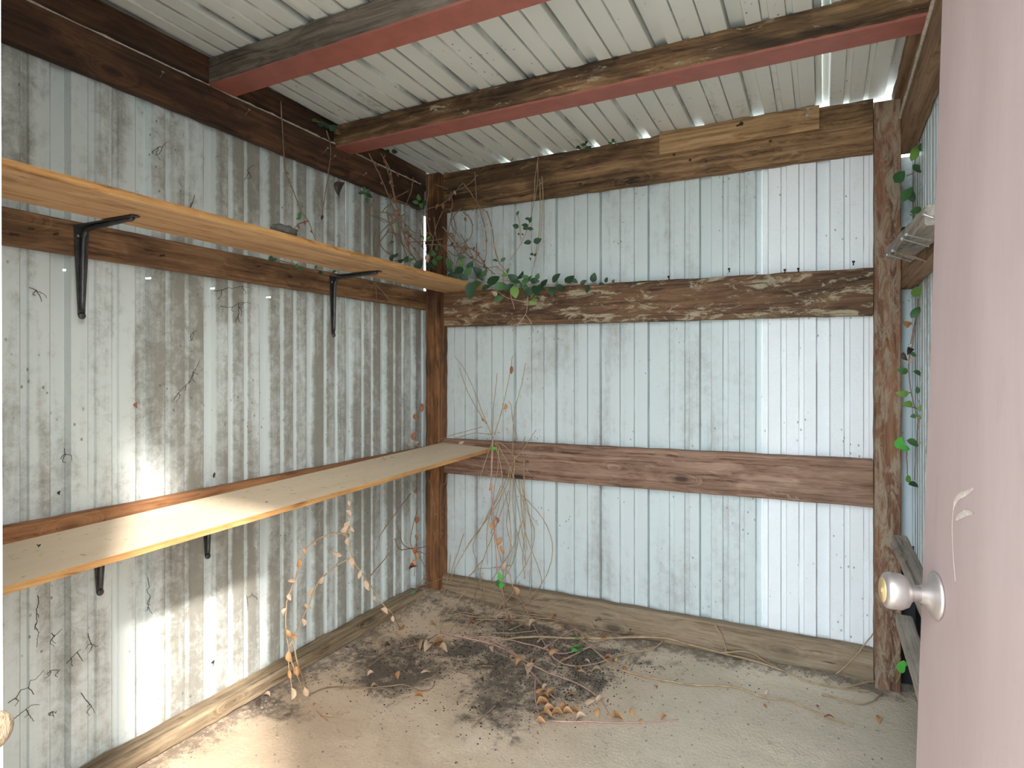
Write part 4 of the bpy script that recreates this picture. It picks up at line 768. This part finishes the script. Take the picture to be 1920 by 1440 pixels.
vine('runner_vine', 'bundle of pinkish runners crossing the dark soil patch with many orange dry leaves', 'vine', FP(960, 1230),
     [{'p': [(825, 1185, 'F'), (870, 1195), (930, 1210), (970, 1232), (1000, 1265), (1030, 1300), (1060, 1325), (1100, 1360)], 'r': 0.0028}, {'p': [(900, 1190, 'F'), (950, 1215), (985, 1240), (1030, 1262), (1090, 1285), (1125, 1312), (1145, 1345)], 'r': 0.0024}, [(880, 1195, 'F'), (930, 1195), (1000, 1210), (1060, 1225), (1140, 1200)], [(1005, 1262, 'F'), (1003, 1300), (1010, 1340), (1015, 1365)], [(1035, 1352, 'F'), (1100, 1353), (1180, 1355), (1272, 1349)], [(1050, 1240, 'F'), (1110, 1212), (1160, 1195), (1240, 1190)], [(1020, 1215, 'F'), (1080, 1180), (1110, 1215), (1150, 1245)]],
     [(962, 1238, 16, 0, 'o', 'F'), (975, 1248, 18, 60, 'o', 'F'), (988, 1262, 26, 120, 't', 'F'), (995, 1250, 18, 30, 't', 'F'), (1000, 1245, 14, 90, 'o', 'F'), (1013, 1300, 20, 30, 'o', 'F'), (1020, 1312, 22, 0, 'o', 'F'), (1033, 1305, 18, 60, 'o', 'F'), (1018, 1325, 26, 10, 'o', 'F'), (1030, 1335, 22, 40, 'o', 'F'), (1024, 1347, 26, 0, 'o', 'F'), (1045, 1345, 24, 20, 'o', 'F'), (1056, 1333, 22, 70, 'o', 'F'), (1065, 1342, 22, 20, 'o', 'F'), (1078, 1340, 20, 0, 'o', 'F'), (1090, 1350, 20, 30, 't', 'F'), (1015, 1358, 20, 0, 'o', 'F'), (1108, 1320, 24, 20, 't', 'F'), (1125, 1318, 22, 60, 't', 'F'), (1120, 1340, 22, 100, 'o', 'F'), (1150, 1346, 20, 80, 'o', 'F'), (1185, 1340, 22, 120, 'o', 'F'), (1245, 1350, 16, 60, 'o', 'F'), (1160, 1352, 20, 0, 'o', 'F'), (1200, 1356, 14, 90, 'o', 'F')], 'F', 0.002, 'stem_pink')
vine('runner_vine', 'thin dry stems trailing over the floor below the dry leaf vine', 'vine', FP(700, 1290),
     [[(575, 1305, 'F'), (620, 1288), (690, 1290), (755, 1284), (790, 1295), (810, 1290), (815, 1275)], [(690, 1250, 'F'), (720, 1228), (750, 1212)], [(825, 1245, 'F'), (870, 1262), (912, 1265)], [(750, 1215, 'F'), (790, 1205), (820, 1190)], [(825, 1250, 'F'), (815, 1268), (795, 1275)], [(885, 1365, 'F'), (910, 1340), (935, 1318)], [(895, 1250, 'F'), (910, 1248), (925, 1250)]], [(702, 1290, 12, 60, 't', 'F')], 'F', 0.0018, 'stem_brown')
vine('seedling', 'little bright green seedling sprouting from the dark soil', 'plant', FP(1080, 1222), [[(1080, 1226, 'F'), (1081, 1222)], [(1085, 1200, 'F'), (1076, 1196)]],
     [(1073, 1218, 18, 150, 'b', 'F'), (1085, 1216, 18, 40, 'b', 'F'), (1077, 1224, 16, 240, 'b', 'F'), (1088, 1222, 14, -20, 'g', 'F'), (1076, 1195, 12, 100, 'g', 'F'), (1086, 1197, 12, 0, 'g', 'F')], 'F', 0.002, 'stem_green')
# vine on the right post
E = ('y', -0.16)
RL = [(1730, 275, 22, 40, 'g'), (1712, 288, 30, 60, 'y'), (1723, 315, 30, 10, 'g'), (1687, 331, 30, 50, 'g'), (1702, 365, 32, 55, 'g'), (1712, 368, 24, 80, 'd'), (1720, 397, 26, 0, 'g'), (1709, 402, 10, 200, 'y'), (1697, 433, 24, 10, 'd'), (1719, 546, 24, 70, 'y'), (1716, 586, 26, 60, 'g'), (1699, 605, 20, -20, 'o'), (1691, 695, 22, 180, 'g'), (1719, 702, 22, -30, 'g'), (1691, 737, 24, 175, 'y'), (1720, 731, 14, 90, 'g'), (1700, 759, 24, 175, 'y'), (1729, 766, 20, 20, 'y'), (1713, 780, 12, 180, 'g'), (1724, 783, 10, -60, 'y'), (1687, 830, 24, 65, 'b'), (1695, 841, 20, 0, 'b'), (1711, 831, 24, -30, 'g'), (1704, 899, 18, -40, 'y'), (1712, 911, 24, -30, 'd'), (1705, 660, 18, -110, 'k'), (1698, 668, 18, -60, 'k'), (1712, 665, 14, -20, 'g'), (1706, 675, 14, -120, 't')]
vine('climbing_vine', 'green climbing vine with oval leaves beside the dusty right post', 'vine', P(1705, 905, 'y', -0.16),
     [[(1722, 262, E), (1715, 310), (1712, 360), (1713, 420), (1715, 480)], [(1700, 330, E), (1712, 325)], [(1722, 560, E), (1718, 600), (1712, 640), (1704, 680), (1706, 720), (1714, 760), (1722, 785)], [(1717, 600, E), (1708, 645)], [(1722, 785, E), (1719, 820), (1717, 850), (1714, 900)], [(1703, 737, E), (1708, 737)], [(1712, 763, E), (1722, 768)], [(1700, 845, E), (1701, 880), (1703, 897)]],
     [(a, b, s, an, k, E) for (a, b, s, an, k) in RL], E, 0.0014, 'stem_brown')
vine('seedling', 'bright green shoot beside the foot of the dusty right post', 'plant', P(1686, 1275, 'y', -0.12),
     [[(1680, 1280, ('y', -0.12)), (1687, 1268), (1690, 1252)]], [(1692, 1250, 26, 70, 'b', ('y', -0.12)), (1697, 1246, 16, 10, 'b', ('y', -0.12))], ('y', -0.12), 0.0015, 'stem_green')

# ------------------------------------------------------------------ litter
def fallen(px, py, s, k, a=None):
    p = FP(px, py, 0.006); o = put_leaf(None, p, s * depth(p) / F, a, k, True, name='fallen_leaf')
    look = {'t': 'pale tan curled dry leaf', 'o': 'orange brown curled dry leaf', 'r': 'rust red shrivelled leaf', 'k': 'blackened rotten leaf'}[k]
    if p.y > -0.30: where = 'on the grit at the foot of the back sill'
    elif p.x < 0.45 and p.y < -0.9: where = 'on the floor close to the left sill'
    elif 770 < px < 850 and 1165 < py < 1225: where = 'in the small leaf heap beside the dark soil'
    elif px > 1160: where = 'on the bare floor past the soil patches'
    elif px > 1000: where = 'among the pinkish runners on the soil'
    elif py > 1270: where = 'on the bare tan floor before the soil patches'
    else: where = 'between the dark soil patches'
    tag(o, look + ' ' + where, 'leaf', 'loose dry leaves on the floor')
for (px, py, s, k) in [(783, 1215, 28, 't'), (800, 1215, 26, 't'), (812, 1205, 24, 't'), (822, 1210, 24, 'o'), (830, 1220, 24, 't'), (838, 1215, 18, 'o'), (812, 1175, 20, 't'), (848, 1208, 12, 't'), (798, 1262, 20, 't'), (742, 1270, 20, 'o'), (695, 1265, 14, 't'), (785, 1307, 18, 'o'), (885, 1170, 12, 'r'), (945, 1160, 16, 'r'), (955, 1165, 18, 'r'), (965, 1158, 16, 'o'), (930, 1160, 12, 't'), (980, 1172, 12, 'r'), (1040, 1160, 18, 'o'), (1050, 1177, 14, 'o'), (1075, 1183, 16, 'o'), (1085, 1256, 18, 'o'), (1092, 1262, 20, 't'), (1105, 1262, 18, 't'), (1118, 1262, 24, 't'), (1022, 1290, 16, 't'), (1072, 1305, 22, 'o'), (1015, 1285, 14, 'o'), (925, 1218, 16, 't'), (1100, 1200, 14, 'r'), (1135, 1198, 14, 'o'), (1230, 1290, 12, 'r'), (1190, 1310, 14, 'o'), (1650, 1352, 20, 'o'), (1435, 1325, 10, 'r'), (1533, 1325, 10, 'r'), (1400, 1317, 10, 't'), (700, 1300, 12, 't'), (755, 1178, 12, 'o'), (600, 1330, 12, 't'), (1123, 1164, 12, 'o'), (650, 1215, 12, 'k'), (500, 1305, 14, 't'), (485, 1318, 22, 'k'), (905, 1275, 12, 'k'), (890, 1330, 16, 'k'), (935, 1325, 16, 'k'), (950, 1185, 12, 'k'), (725, 1212, 14, 'k'), (680, 1175, 12, 'k')]:
    fallen(px, py, s, k)
for (px, py, s, k) in [(718, 865, 12, 't'), (735, 862, 8, 't'), (778, 838, 12, 't'), (70, 1028, 10, 'k'), (500, 945, 6, 'k')]:
    p = P(px, py, 'z', 0.866 if px > 600 else 0.80); o = put_leaf(None, p + Vector((0, 0, 0.004)), s * depth(p) / F, None, k, True, name='fallen_leaf'); tag(o, ('pale leaf scrap lying on the lower shelf near the corner post' if k == 't' else ('dark leaf scrap on the cream shelf beside the door jamb' if px < 200 else 'tiny dark leaf scrap midway along the cream shelf')), 'leaf', 'leaf scraps on the lower shelf')
# gravel, crumbs of soil: uncountable
def crumbs(name, n, gen, smin, smax, mat, label):
    m = MB()
    for _ in range(n):
        x, y = gen(); s = random.uniform(smin, smax); z = fz(x, y); a = random.uniform(0, 3.14); ca, sa = math.cos(a) * s, math.sin(a) * s; q = random.uniform(.5, 1.3)
        m.add([(x + ca, y + sa, z), (x - sa * q, y + ca * q, z), (x - ca, y - sa, z), (x + sa * q, y - ca * q, z), (x, y, z + s * random.uniform(.5, 1.1))], [(0, 1, 4), (1, 2, 4), (2, 3, 4), (3, 0, 4)])
    o = m.build(name, M[mat]); tag(o, label, 'debris', kind='stuff'); return o
SB = [(745, 1245, .14, .13), (980, 1290, .11, .18), (1040, 1225, .17, .06), (900, 1230, .10, .08), (1090, 1275, .06, .12), (1000, 1195, .3, .05)]
def g_soil():
    q = random.choice(SB); p = P(q[0], q[1], 'z', 0); return min(2.2, max(0.1, random.gauss(p.x, q[2] * 1.2))), min(-0.08, random.gauss(p.y, q[3] * 1.2))
def g_edge():
    if random.random() < .6: return random.uniform(0.15, 2.2), -0.07 - abs(random.gauss(0, .05))
    return 0.10 + abs(random.gauss(0, .05)), random.uniform(-1.6, -0.1)
def g_all(): return random.uniform(0.12, 2.2), random.uniform(-1.6, -0.1)
crumbs('soil_crumbs', 3000, g_soil, .0015, .0045, 'soil', 'black soil crumbs scattered over the middle of the floor')
crumbs('grit', 1900, lambda: g_edge() if random.random() < .62 else g_all(), .0013, .0055, 'pebble', 'brown grit heaped along the walls and strewn over the floor')
